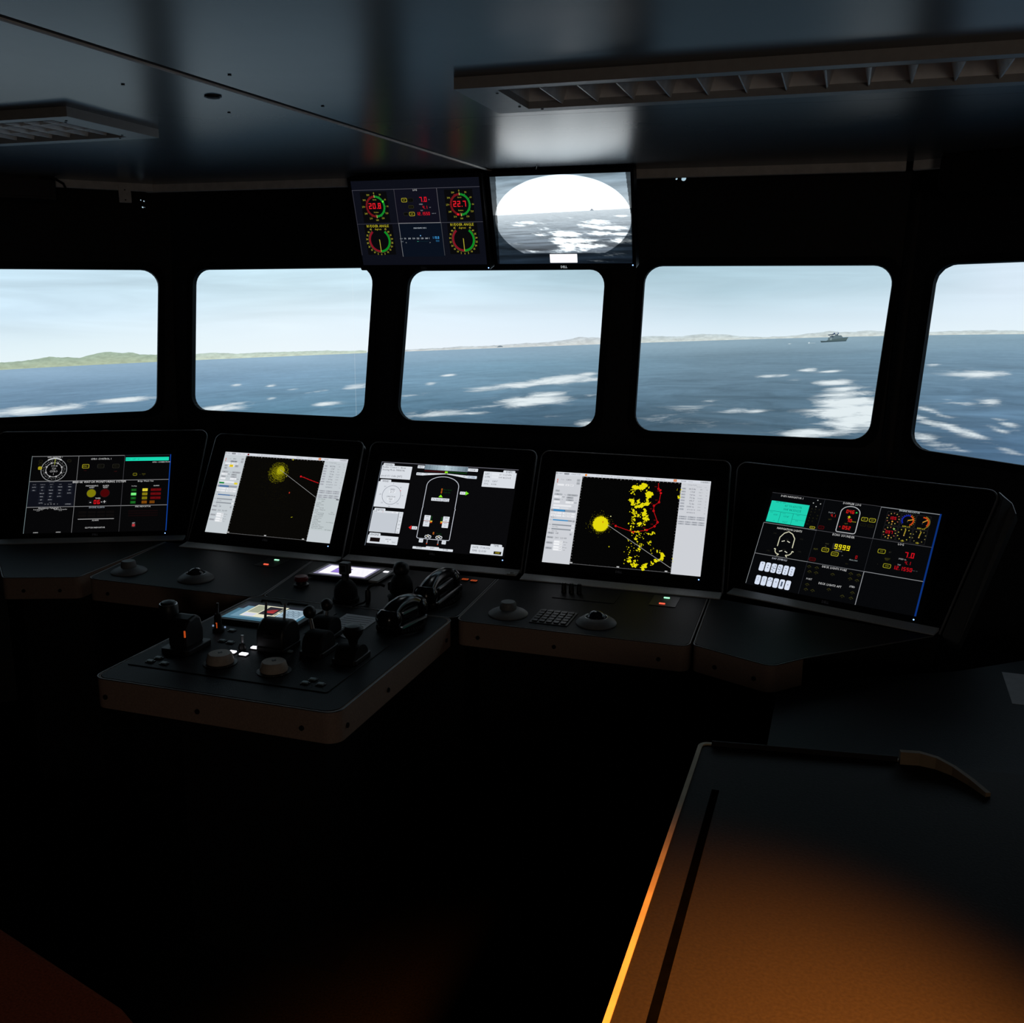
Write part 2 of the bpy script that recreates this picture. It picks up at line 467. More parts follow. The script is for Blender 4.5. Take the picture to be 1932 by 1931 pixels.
def screen_grid(name, T, Vv, colf, material, parent, off=0.0, foam=None):
    """T degrees x V metres above the painted horizon"""
    nt_, nv = len(T), len(Vv)
    tt, vv = np.meshgrid(T, Vv, indexing='ij')
    P = on_screen(tt, hz(tt)+vv, off).reshape(-1, 3)
    i = np.arange(nt_-1)[:, None]*nv+np.arange(nv-1)[None, :]
    F = np.stack([i, i+nv, i+nv+1, i+1], -1).reshape(-1, 4)
    me = bpy.data.meshes.new(name); me.from_pydata(P.tolist(), [], F.tolist()); me.materials.append(material)
    uvl = me.uv_layers.new(name='UVMap')
    lv = np.empty(len(me.loops), np.int32); me.loops.foreach_get('vertex_index', lv)
    uvs = np.stack([tt.ravel(), vv.ravel()], -1).astype(np.float32)
    uvl.data.foreach_set('uv', uvs[lv].ravel())
    c = np.ones((len(P), 4), np.float32); c[:, :3] = colf(tt.ravel(), vv.ravel())
    me.attributes.new('Col', 'FLOAT_COLOR', 'POINT').data.foreach_set('color', c.ravel())
    if foam is not None:
        me.attributes.new('foam', 'FLOAT', 'POINT').data.foreach_set('value', foam(tt.ravel(), vv.ravel()).astype(np.float32))
    me.update()
    return link(name, me, parent)

def ramp2(tab_t, tab, gain=(1, 1, 1)):                             # table of sRGB colours: azimuth keys x (height keys, colours)
    ks = tab_t; hs = [np.array([h for h, _ in r]) for r in tab]
    cs = [np.array([lin(tuple(min(255, x*g) for x, g in zip(c, gain))) for _, c in r]) for r in tab]
    def f(t, v):
        rows = np.stack([np.stack([np.interp(v, hs[i], cs[i][:, j]) for j in range(3)], -1) for i in range(len(ks))], 0)
        x = np.interp(t, ks, np.arange(len(ks))); a = np.clip(np.floor(x).astype(int), 0, len(ks)-2); w = (x-a)[:, None]
        idx = np.arange(len(t)); return rows[a, idx]*(1-w)+rows[a+1, idx]*w
    return f

scr = empty('projection_screen', (0, 6.5, 0), 0, 'tall curved projection screen showing grey blue sea and pale sky beyond the windows', 'projection screen')
scr_off = Matrix.Translation((0, -6.5, 0))
sky_col = ramp2([-60, -27, -14, -4, 3, 13, 22, 28, 60], [
    [(0, (226,237,240)), (.3, (205,226,238)), (.6, (188,214,230)), (1.8, (165,195,212))],
    [(0, (230,241,243)), (.14, (222,237,243)), (.3, (205,226,239)), (.6, (200,226,240)), (1.8, (165,195,212))],
    [(0, (234,243,249)), (.2, (226,239,248)), (.38, (208,230,240)), (.6, (192,220,232)), (1.8, (165,195,212))],
    [(0, (232,240,249)), (.2, (222,236,246)), (.40, (200,223,235)), (.6, (186,212,224)), (1.8, (162,190,206))],
    [(0, (228,238,246)), (.2, (216,232,243)), (.38, (182,208,220)), (.6, (166,194,206)), (1.8, (155,182,196))],
    [(0, (222,235,242)), (.12, (208,226,236)), (.3, (182,208,220)), (.6, (166,195,207)), (1.8, (155,182,196))],
    [(0, (226,238,245)), (.12, (212,228,238)), (.3, (190,214,226)), (.6, (172,200,213)), (1.8, (158,185,200))],
    [(0, (226,238,244)), (.2, (218,232,243)), (.6, (206,224,238)), (1.8, (170,196,212))],
    [(0, (224,236,243)), (.3, (214,230,241)), (.6, (200,220,234)), (1.8, (165,192,208))]], (1.025, 1.03, 1.035))
sea_col = ramp2([-60, -27, -14, 0, 12, 20, 28, 60], [
    [(-1.6, (60,85,108)), (-.7, (78,104,128)), (-.28, (98,128,152)), (0, (132,158,180))],
    [(-1.6, (60,85,108)), (-.7, (70,96,120)), (-.30, (92,120,144)), (-.12, (114,140,164)), (0, (138,162,184))],
    [(-1.6, (55,80,100)), (-.7, (74,104,126)), (-.34, (94,128,150)), (-.12, (122,150,174)), (0, (140,164,184))],
    [(-1.6, (50,72,92)), (-.7, (48,72,90)), (-.40, (74,100,120)), (-.28, (100,128,148)), (-.12, (116,146,166)), (0, (138,160,178))],
    [(-1.6, (50,72,92)), (-.7, (62,82,98)), (-.40, (82,104,120)), (-.30, (94,117,134)), (-.12, (110,133,149)), (0, (136,157,171))],
    [(-1.6, (50,72,92)), (-.7, (70,94,112)), (-.36, (88,112,130)), (-.12, (110,134,151)), (0, (136,158,172))],
    [(-1.6, (55,78,100)), (-.7, (74,100,126)), (-.36, (94,120,142)), (-.12, (112,137,156)), (0, (132,156,172))],
    [(-1.6, (55,78,100)), (-.7, (80,108,136)), (-.36, (98,126,150)), (0, (130,156,175))]], (1.08, 1.10, 1.10))
FOAM = [(-28.67,-.251,1.9,.028,.9),(-26.62,-.249,1.68,.016,.7),(-23.34,-.225,2.2,.016,.8),(-25.49,-.232,1.71,.013,.5),(-17.85,-.314,1.55,.02,.9),(-16.94,-.172,.34,.007,.8),(-14.91,-.186,.34,.007,.8),(-9.92,-.218,.98,.014,.9),(-11.77,-.322,.91,.014,.9),(-14.95,-.267,.32,.007,.7),(-13.63,-.217,.39,.006,.5),(-12.13,-.238,.97,.008,.5),(-16.9,-.286,.78,.007,.5),
 (-4.05,-.168,.47,.007,.9),(-5.18,-.222,.37,.009,.8),(-1.58,-.268,1.83,.017,.6),(.42,-.251,1.83,.021,.8),(2.92,-.226,1.99,.024,1),(4.74,-.232,1.,.014,.8),(1.1,-.359,2.67,.031,1),(2.26,-.321,1.34,.018,.9),(-1.25,-.381,1.34,.014,.6),(-4.93,-.418,2.34,.022,.6),(-2.59,-.425,1.34,.011,.5),(-6.25,-.29,1.16,.011,.5),(4.67,-.197,.73,.011,.8),(4.64,-.522,.83,.021,.7),(4.77,-.337,.83,.01,.4),(1.11,-.475,2.01,.014,.3),
 (18.06,-.203,.67,.01,.9),(19.28,-.215,.6,.008,.8),(15.87,-.239,1.09,.01,.6),(16.49,-.237,.47,.006,.9),(19.48,-.287,1.34,.017,.9),(17.28,-.271,.62,.009,.5),(20.05,-.327,1.19,.017,.9),(20.22,-.36,1.48,.02,.9),(20.41,-.41,1.91,.04,1),(20.15,-.47,2.22,.046,1),(20.79,-.526,1.77,.04,1),(21.64,-.475,1.46,.099,1),(18.26,-.604,1.68,.034,.9),(20.23,-.583,1.49,.027,.7),(12.32,-.391,.58,.014,.5),(13.95,-.459,1.42,.017,.5),(15.06,-.46,.79,.011,.7),(11.05,-.433,1.93,.028,.3),(9.44,-.499,1.96,.035,.3),(12.06,-.539,2.25,.028,.25),
 (27.38,-.234,1.59,.022,.9),(24.85,-.181,.4,.007,.8),(25.15,-.464,1.26,.016,.6),(24.86,-.52,1.26,.022,.8),(26.02,-.552,1.38,.023,.8),(27.15,-.584,.96,.016,.7),(28.02,-.398,.64,.016,.8),(26.72,-.41,1.09,.013,.5),(28.99,-.523,.79,.019,.6),(28.63,-.562,.8,.016,.5),(24.96,-.633,1.4,.033,.6),(26.41,-.677,1.1,.019,.4),(29.15,-.68,1.31,.019,.4),(25.87,-.387,.55,.009,.5)]
def foam_density(t, v):
    f = np.zeros_like(t)
    for a, b, c, d, s in FOAM:
        sl = -0.006 if a < 22 else (-0.035 if b < -.45 else 0.0)
        if a < 22: sl = 0.004
        q = ((t-a)/(c*1.05))**2+((v-b-sl*(t-a))/(d*1.15))**2
        f = np.maximum(f, s*np.exp(-q*1.1))
    # faint chop elsewhere
    return f
T_sky = np.concatenate([np.arange(-80, -36, 4), np.arange(-36, 36, 1.0), np.arange(36, 81, 4)])
sky_o = screen_grid('sky_picture', T_sky, np.array([0,.04,.08,.14,.2,.3,.4,.5,.6,.8,1.1,1.5,1.9]), sky_col, picture_material('projected_sky', 'sky'), scr)
T_sea = np.concatenate([np.arange(-80, -34, 4), np.arange(-34, 34, 0.2), np.arange(34, 81, 4)])
V_sea = np.concatenate([[-1.6, -1.2, -.95], np.arange(-.80, 0.0001, 0.009)]); V_sea[-1] = 0
sea_o = screen_grid('sea_picture', T_sea, V_sea, sea_col, picture_material('projected_sea', 'sea'), scr, 0, foam_density)
M_hill = picture_material('projected_land', 'land')
HILLS = [('coast_picture', (164,184,166), [(-36,.03),(-33,.034),(-30.65,.028),(-29.61,.039),(-28.55,.042),(-27.74,.049),(-27.06,.058),(-26.52,.049),(-25.55,.043),(-25.13,.054),(-24.56,.066),(-23.9,.069),(-23.14,.056),(-22.71,.057),(-22.14,.045),(-21.32,.041)]),
 ('coast_picture', (192,210,200), [(-21.32,.041),(-20.37,.04),(-19.33,.032),(-18.27,.036),(-17.06,.028),(-15.82,.025),(-14.26,.027),(-12.04,.022),(-8.99,.012)]),
 ('coast_picture', (198,208,214), [(-8.99,.012),(-7.03,.006),(-5.88,.008),(-4.56,.012),(-3.24,.014),(-.92,.016),(1.06,.02),(2.71,.026),(3.54,.036),(4.19,.045),(5.01,.044),(6.,.032)]),
 ('coast_picture', (196,210,214), [(6.,.032),(7.3,.033),(8.6,.036),(10.05,.028),(11.17,.038),(13.07,.034),(13.87,.018),(15.58,.006),(16.81,.012),(18.01,.022),(18.91,.03),(20.1,.026),(21.27,.028),(22.71,.021),(24.41,.017),(26.34,.018),(28.47,.017),(30.03,.017),(36,.015)])]
for nm, c, pts in HILLS:
    t = np.arange(pts[0][0], pts[-1][0]+0.001, 0.12); top = np.interp(t, [p[0] for p in pts], [p[1] for p in pts])
    rng = np.random.default_rng(3); top = np.maximum(0.003, top+np.convolve(rng.normal(0, .004, len(t)), np.ones(5)/5, 'same'))
    V = []; F = []; UVs = []
    for i, (a, b) in enumerate(zip(t, top)):
        for j, z in enumerate((-.004, b)):
            V.append(on_screen(np.array(a), hz(a)+z, .004).tolist()); UVs.append((a, z))
        if i: F.append((2*i-2, 2*i, 2*i+1, 2*i-1))
    me = bpy.data.meshes.new(nm); me.from_pydata(V, [], F); me.materials.append(M_hill)
    lv = np.empty(len(me.loops), np.int32); me.loops.foreach_get('vertex_index', lv)
    me.uv_layers.new(name='UVMap').data.foreach_set('uv', np.array(UVs, np.float32)[lv].ravel())
    cc = np.ones((len(V), 4), np.float32); cc[:, :3] = lin(c)
    hi = np.array([lin((min(255, c[0]+16), min(255, c[1]+10), min(255, c[2]+2)))])
    cc[0::2, :3] = hi
    me.attributes.new('Col', 'FLOAT_COLOR', 'POINT').data.foreach_set('color', cc.ravel())
    link(nm, me, scr)

def screen_patch(name, parts, parent, off):        # parts: (colour, polygon in (deg, metres above horizon))
    V = []; F = []; Cc = []
    for k, (c, pg) in enumerate(parts):
        n = len(V); V += [on_screen(np.array(a), hz(a)+b, off+k*.0006).tolist() for a, b in pg]
        F.append(tuple(range(n, n+len(pg)))); Cc += [(*lin(c), 1)]*len(pg)
    me = bpy.data.meshes.new(name); me.from_pydata(V, [], F); me.materials.append(DISPLAY_FLAT)
    me.attributes.new('Col', 'FLOAT_COLOR', 'POINT').data.foreach_set('color', np.array(Cc, np.float32).ravel())
    return link(name, me, parent)
DISPLAY_FLAT = bpy.data.materials.new('projected_flat'); DISPLAY_FLAT.use_nodes = True
_nt = DISPLAY_FLAT.node_tree; _nt.nodes.clear()
_o = _nt.nodes.new('ShaderNodeOutputMaterial'); _e = _nt.nodes.new('ShaderNodeEmission'); _a = _nt.nodes.new('ShaderNodeAttribute'); _a.attribute_name = 'Col'
_nt.links.new(_a.outputs['Color'], _e.inputs['Color']); _nt.links.new(_e.outputs[0], _o.inputs[0])
def zp(x, y): return (18.58+(x/16.1-28)*.0298, -.031-(610+y/16.1-644)*.00323)
def zc(x, y, r): return [zp(x+r*math.cos(a*.785), y+r*math.sin(a*.785)) for a in range(8)]
Z = lambda pts: [zp(*p) for p in pts]
ship = screen_patch('ship_picture', [
    ((84,104,108), Z([(445,515),(625,522),(670,500),(720,468),(1110,438),(1295,425),(1262,480),(1235,540),(850,550),(480,565)])),
    ((58,76,84), Z([(455,540),(850,530),(1238,522),(1235,545),(850,556),(480,568)])),
    ((100,120,128), Z([(670,505),(682,425),(735,412),(790,372),(890,362),(975,362),(1078,365),(1130,428),(1110,450),(720,490)])),
    ((132,150,156), Z([(740,500),(748,430),(800,425),(795,505)])),
    ((76,92,102), Z([(890,366),(888,318),(975,318),(985,366)])),
    ((58,74,92), Z([(660,332),(780,325),(880,288),(892,330),(800,352),(690,358)])),
    ((70,86,100), Z([(690,356),(740,380),(720,400),(800,360),(845,380),(840,430),(800,420)])),
    ((44,72,128), zc(862,295,19)), ((44,72,128), zc(980,300,20)),
    ((150,165,180), Z([(955,290),(962,225),(968,225),(964,290)])), ((150,165,180), Z([(925,300),(905,240),(911,240),(932,300)])),
    ((170,190,200), Z([(900,345),(915,322),(945,345)]))], scr, .008)
screen_patch('wake_picture', [((205,220,226), zc(105,572,26)), ((176,196,206), Z([(100,574),(300,572),(300,582),(100,584)]))], scr, .006)
screen_patch('whitecap_picture', [((205,220,226), Z([(-560,585),(-500,574),(-430,585),(-500,596)]))], scr, .006)
screen_patch('distant_boat_picture', [((120,138,150), [(-1.02,.001),(-.60,.001),(-.68,.008),(-.80,.012),(-.92,.009)])], scr, .008)
# blend seam of two projectors
sm = MB(); ang = R(-9.835)
P0 = Vector((SC[0]+5.99*math.sin(ang), SC[1]+5.99*math.cos(ang), 0))
seam = screen_patch('projector_seam', [((238,246,252), [(-9.85,-.8),(-9.815,-.8),(-9.815,1.2),(-9.85,1.2)][:4])], scr, .0085)
for ch in scr.children: ch.matrix_parent_inverse = scr_off
# the seam is only a faint line: keep it translucent
ms = bpy.data.materials.new('projected_seam'); ms.use_nodes = True
nt = ms.node_tree; nt.nodes.clear()
o_ = nt.nodes.new('ShaderNodeOutputMaterial'); e_ = nt.nodes.new('ShaderNodeEmission'); t_ = nt.nodes.new('ShaderNodeBsdfTransparent'); m_ = nt.nodes.new('ShaderNodeMixShader')
e_.inputs['Color'].default_value = (*lin((240,248,252)), 1); m_.inputs[0].default_value = 0.16
nt.links.new(t_.outputs[0], m_.inputs[1]); nt.links.new(e_.outputs[0], m_.inputs[2]); nt.links.new(m_.outputs[0], o_.inputs[0])
seam.data.materials[0] = ms

# ------------------------------------------------------------------ room shell
def struct(o): o['kind'] = 'structure'; return o
CEIL = 2.155
KC = (CEIL-1.70)/.48
WALLS = {'front': ((-.05, 3.965, 1.2), -16.6, 6), 'front_left': ((-1.58, 4.36, 1.2), 27.6, 6), 'front_right': ((1.424, 3.486, 1.19), -42, 6)}
WT = .012
def wall_frame(k):
    p, yaw, tl = WALLS[k]; return frame_matrix(p, R(yaw), R(tl))
win_f = {2: [(-1.442,.003),(-.604,0),(-.571,.624),(-1.434,.617)], 3: [(-.451,-.002),(.390,0),(.406,.615),(-.413,.611)], 4: [(.547,-.002),(1.411,-.001),(1.455,.627),(.559,.627)]}
win_l = {1: [(-.862,0),(-.003,0),(.055,.615),(-.812,.606)]}
win_r = {5: [(0,-.008),(.86,-.05),(.86,.655),(.011,.636)]}
RAD = .066
def make_wall(name, key, outer, wins, holes):
    M = wall_frame(key)
    hs = [rpoly(w, RAD, 7) for w in wins.values()] + [circ(x, y, r, 10) for x, y, r in holes]
    mb = MB(); mb.prism(outer, -WT, 0, M, holes=hs)
    struct(mb.build(name, M_wall))
    for k, w in wins.items():
        q = rpoly(w, RAD, 7)
        c = Vector((sum(p[0] for p in w)/4, sum(p[1] for p in w)/4))
        def grow(d):
            out = []
            for p in q:
                a = Vector(p)-c; hx = max(abs(x[0]-c.x) for x in w); hy = max(abs(x[1]-c.y) for x in w)
                out.append((c.x+a.x*(1+d/hx), c.y+a.y*(1+d/hy)))
            return out
        mb = MB(); mb.prism(grow(.030), -.022, .006, M, holes=[grow(.0)])
        f = struct(mb.build('window_%d' % k, M_frame, bevel=.003))
        mb = MB(); mb.prism(grow(.004), -.022, -.018, M)
        g = mb.build('pane', M_glass, f)
M_glass = bpy.data.materials.new('window_pane_glass'); M_glass.use_nodes = True
nt = M_glass.node_tree; nt.nodes.clear()
o_ = nt.nodes.new('ShaderNodeOutputMaterial'); t_ = nt.nodes.new('ShaderNodeBsdfTransparent'); g_ = nt.nodes.new('ShaderNodeBsdfGlossy'); m_ = nt.nodes.new('ShaderNodeMixShader'); f_ = nt.nodes.new('ShaderNodeFresnel')
f_.inputs['IOR'].default_value = 1.15; g_.inputs['Roughness'].default_value = 0.02; t_.inputs['Color'].default_value = (.995, .998, .998, 1)
nt.links.new(f_.outputs[0], m_.inputs[0]); nt.links.new(t_.outputs[0], m_.inputs[1]); nt.links.new(g_.outputs[0], m_.inputs[2]); nt.links.new(m_.outputs[0], o_.inputs[0])
TB = -1.215; TT = 1.088
make_wall('wall_front', 'front', [(-1.545,TB),(1.46,TB),(1.535,TT),(-1.606,TT)], win_f, [(.660,.947,.0045),(.687,.947,.0095)])
make_wall('wall_front_left', 'front_left', [(-1.62,TB),(.035,TB),(.125,TT),(-1.62,TT)], win_l, [(.005,.911,.003),(.0175,.907,.0035),(.0105,.881,.004),(.0185,.881,.002)])
make_wall('wall_front_right', 'front_right', [(-.045,TB),(1.42,TB),(1.42,TT),(-.115,TT)], win_r, [])
# posts that close the two kinks of the window wall
def wpt(k, s, t, o=0): return wall_frame(k) @ Vector((s, t, o))
for i, (a, b) in enumerate(((wpt('front', -1.525, TB, -.03), wpt('front', -1.59, TT, -.03)), (wpt('front', 1.445, TB, -.03), wpt('front', 1.525, TT, -.03)))):
    mb = MB(); mb.cyl(a, b, .045, n=16); struct(mb.build('trim_%d' % (i+1), M_wall, smooth=True))
a = wpt('front_left', -1.58, 0); b = wpt('front_right', 1.40, 0)
def vwall(name, p, q, th=.05):
    d = Vector((q[0]-p[0], q[1]-p[1])); L = d.length; M = Matrix.Translation((p[0], p[1], 0)) @ Matrix.Rotation(math.atan2(d.y, d.x), 4, 'Z')
    mb = MB(); mb.box((L/2, 0, 1.1), (L, th, 2.2), M); return struct(mb.build(name, M_wall))
vwall('wall_left', (a.x-.02, a.y+.02), (a.x-.02, -2.6)); vwall('wall_right', (b.x+.02, b.y+.05), (b.x+.02, -2.6)); vwall('wall_back', (a.x-.05, -2.6), (b.x+.05, -2.6))
mb = MB(); mb.prism([(-3.3,-2.7),(2.9,-2.7),(2.9,3.2),(1.6,4.0),(-1.5,4.9),(-3.3,4.0)], -.05, 0); struct(mb.build('floor', M_floor))

# ceiling: slab above, two satin sheets below it with a joint strip between, openings for the lamps
mb = MB(); mb.prism([(-3.3,-2.7),(2.9,-2.7),(2.9,3.2),(1.6,4.05),(-1.5,4.95),(-3.3,4.0)], CEIL+.125, CEIL+.155); ceiling = struct(mb.build('ceiling', M_wall))
def seam_u(v): return -1.444*KC+(v-1.493*KC)*(.124/2.199)
MG = Matrix.Rotation(YAW, 4, 'Z')
def ceil_sheet(poly, holes, nm):
    mb = MB(); mb.prism(poly, CEIL, CEIL+.012, MG, holes=holes); return mb.build(nm, M_ceil, ceiling)
LAMP_R = tuple(x*KC for x in (-.77, 2.222, 1.16, 2.452)); LAMP_L = tuple(x*KC for x in (-3.10, 2.252, -2.035, 2.538))
BOT = CEIL-.0235
def ro(l): return [(l[0],l[1]),(l[2],l[1]),(l[2],l[3]),(l[0],l[3])]
vj = 2.685*KC
ceil_sheet([(seam_u(-3.2)+.006,-3.2),(3.4,-3.2),(3.4,vj+.16),(seam_u(vj)+.006,vj-.03)], [ro(LAMP_R)], 'ceiling_panel')
def cpt(k, s):                                    # where the sheets end behind the cornice boards, in grid coordinates
    p = wall_frame(k) @ Vector((s, (CEIL-WALLS[k][0][2])/math.cos(R(6)), .184)); return (p.x*CU+p.y*SU, -p.x*SU+p.y*CU)
kl, kr, le, re_ = cpt('front', -1.53), cpt('front', 1.447), cpt('front_left', -1.55), cpt('front_right', 1.30)
vs_ = kl[1]+(kr[1]-kl[1])*.07
ceil_sheet([(seam_u(vj)+.006,vj-.0285),(3.4,vj+.1615),re_,kr,(seam_u(vs_)+.006,vs_)], [], 'ceiling_panel')
ceil_sheet([(-4.2,-3.2),(seam_u(-3.2)-.006,-3.2),(seam_u(vs_)-.006,vs_),kl,le,(-4.2,le[1]-.6)], [ro(LAMP_L)], 'ceiling_panel')
mb = MB(); mb.prism([(seam_u(-3.2)-.006,-3.2),(seam_u(-3.2)+.006,-3.2),(seam_u(vs_)+.006,vs_),(seam_u(vs_)-.006,vs_)], CEIL+.008, CEIL+.013, MG); mb.build('joint_gap', M_inlay, ceiling)
mb = MB(); mb.prism([(seam_u(-3.2)-.018,-3.2),(seam_u(-3.2)-.007,-3.2),(seam_u(vs_)-.007,vs_),(seam_u(vs_)-.018,vs_)], CEIL-.003, CEIL+.001, MG); mb.build('joint_strip', M_corn, ceiling, bevel=.001)
for u, v in ((-1.627,2.032),(-1.329,2.017),(-1.595,2.409),(-1.309,2.400)):
    mb = MB(); mb.lathe([(.0045,-.002),(.0035,0)], 10, Matrix.Translation(G(u*KC, v*KC, CEIL))); mb.build('screw', M_screw, ceiling)
# recessed socket in the left sheet
sk = empty('ceiling_socket', G(-1.505*KC, 2.208*KC, CEIL), YAW, 'small dark oval socket in the ceiling sheet beside the joint strip', 'ceiling socket')
mb = MB(); mb.lathe([(.021,-.003),(.021,.001),(.019,.001)], 20, Matrix.Diagonal((1,.8,1,1))); mb.build('rim', M_screw, sk)
mb = MB(); mb.lathe([(.016,-.0045),(.010,-.006),(.003,-.0065)], 16); mb.build('core', M_hole, sk)
# cornice boards hanging a hand's breadth in front of the window wall
for i, (k, s0, s1) in enumerate((('front', -1.535, 1.452), ('front_left', -1.6, .030), ('front_right', -.040, 1.35))):
    M = wall_frame(k); p = WALLS[k][0]; c = math.cos(R(6))
    z0, z1 = 2.1245-.0204, CEIL+.004-.0204
    mb = MB(); q = .195
    vs = [M @ Vector((s, t, w)) for s in (s0, s1) for t, w in (((z0-p[2])/c, q), ((z0-p[2])/c, q-.016), ((z1-p[2])/c, q-.016), ((z1-p[2])/c, q))]
    mb.add(vs, [(0,1,2,3),(7,6,5,4),(0,4,5,1),(1,5,6,2),(2,6,7,3),(3,7,4,0)])
    struct(mb.build('trim_%d' % (i+3), M_corn, bevel=.002))

# ------------------------------------------------------------------ ceiling lamps
def ceiling_lamp(o, label, op, outer, pitch, group):
    t = empty('ceiling_light', G((outer[0]+outer[2])/2, (outer[1]+outer[3])/2, BOT), YAW, label, 'ceiling light', group)
    cu, cv = (outer[0]+outer[2])/2, (outer[1]+outer[3])/2
    L = lambda r: [(r[0]-cu, r[1]-cv), (r[2]-cu, r[1]-cv), (r[2]-cu, r[3]-cv), (r[0]-cu, r[3]-cv)]
    mb = MB(); mb.prism(L(outer), 0, .0245, holes=[L(op)]); mb.build('frame', M_lightf, t, bevel=.0015)
    u0, u1, v0, v1 = op[0]-cu, op[2]-cu, op[1]-cv, op[3]-cv
    mb = MB(); mb.box(((u0+u1)/2, (v0+v1)/2, .085), (u1-u0, v1-v0, .004)); mb.build('reflector', M_louver, t)
    mb = MB()
    mb.box(((u0+u1)/2, v0+.001, .05), (u1-u0, .002, .07)); mb.box(((u0+u1)/2, v1-.001, .05), (u1-u0, .002, .07))
    mb.box((u0+.001, (v0+v1)/2, .05), (.002, v1-v0, .07)); mb.box((u1-.001, (v0+v1)/2, .05), (.002, v1-v0, .07)); mb.build('lamp_tray', M_louver, t)
    n = int((u1-u0)/pitch); first = None
    for i in range(1, n):
        if first is None:
            mb = MB(); mb.prism([(-.011,-.0),( .011,0),(.0015,-.036),(-.0015,-.036)], -(v1-v0)/2+.004, (v1-v0)/2-.004, Matrix(((1,0,0,0),(0,0,1,0),(0,1,0,0),(0,0,0,1))))
            first = mb.build('louver_blade', M_louver, t)
            b = first
        else: b = first.copy(); COL.objects.link(b); b.parent = t
        b.location = (u0+i*(u1-u0)/n, (v0+v1)/2, .042)
    for k in (1, 2):
        mb = MB(); mb.box(((u0+u1)/2, v0+(v1-v0)*(k/3 if o else .5), .024 if o else .02), (u1-u0, .003, .030)); 
        if o: mb.build('louver_spine', M_louver, t)
    for k in (0, 1):
        mb = MB(); mb.cyl((u0+.05, v0+(v1-v0)*(.3+.4*k), .066), (u1-.05, v0+(v1-v0)*(.3+.4*k), .066), .012, n=12); mb.build('lamp_tube', M_paper, t, smooth=True)
    for x, y in ((u1+.012, v0+.03), (u1+.03, v0+.012), (u1+.012, v1-.03), (u1-.03, v1+.012), (u0-.012, v0+.03), (u0-.012, v1-.03), (u0+.03, v1+.012)):
        mb = MB(); mb.lathe([(.003,-.0015),(.0035,.001)], 8, Matrix.Translation((x, y, 0))); mb.build('screw', M_screw, t)
    return t
ceiling_lamp(0, 'long unlit ceiling light with a row of louver blades, above the right windows', LAMP_R, tuple(x*KC for x in (-.862, 2.186, 1.25, 2.495)), .082, 'ceiling lights')
ceiling_lamp(1, 'unlit ceiling light with raised grey frame near the upper left edge', LAMP_L, tuple(x*KC for x in (-3.2, 2.214, -1.955, 2.585)), .062, 'ceiling lights')
# ------------------------------------------------------------------ displays
SW, SH = .52, .3185
GREY = (122,122,124); DIM = (64,64,68); WHT = (205,205,205); YEL = (190,185,40); LED7 = (225,22,30)
def grid9(A, top=.003, bright=GREY, dim=DIM):
    A.group('grid_lines')
    A.rect(0, top, .662, top+.007, bright, 1); A.rect(.662, top, .99, top+.005, (40,44,50), 1)
    for v in (.335, .668): A.rect(0, v-.004, .993, v+.004, bright, 1)
    for u in (.3335, .664): A.rect(u-.0015, .01, u+.0015, 1, bright if u < .4 else dim, 1)
    A.rect(.0, 0, .003, 1, (120,136,140), 1); A.rect(.993, 0, 1, 1, (14,62,150), 1)
def key(A, u, v, w, h, col, txt='', lit=True, L=1, fill=(8,8,5), th=.0058):
    col = tuple(int(c*.86) for c in col)
    A.rr(u-w/2, v-h/2, u+w/2, v+h/2, col, L, .012); A.rr(u-w/2+th*.65, v-h/2+th, u+w/2-th*.65, v+h/2-th, fill, L+1, .008)
    if txt: A.text(txt, u, v, h*.30, col, L+2)

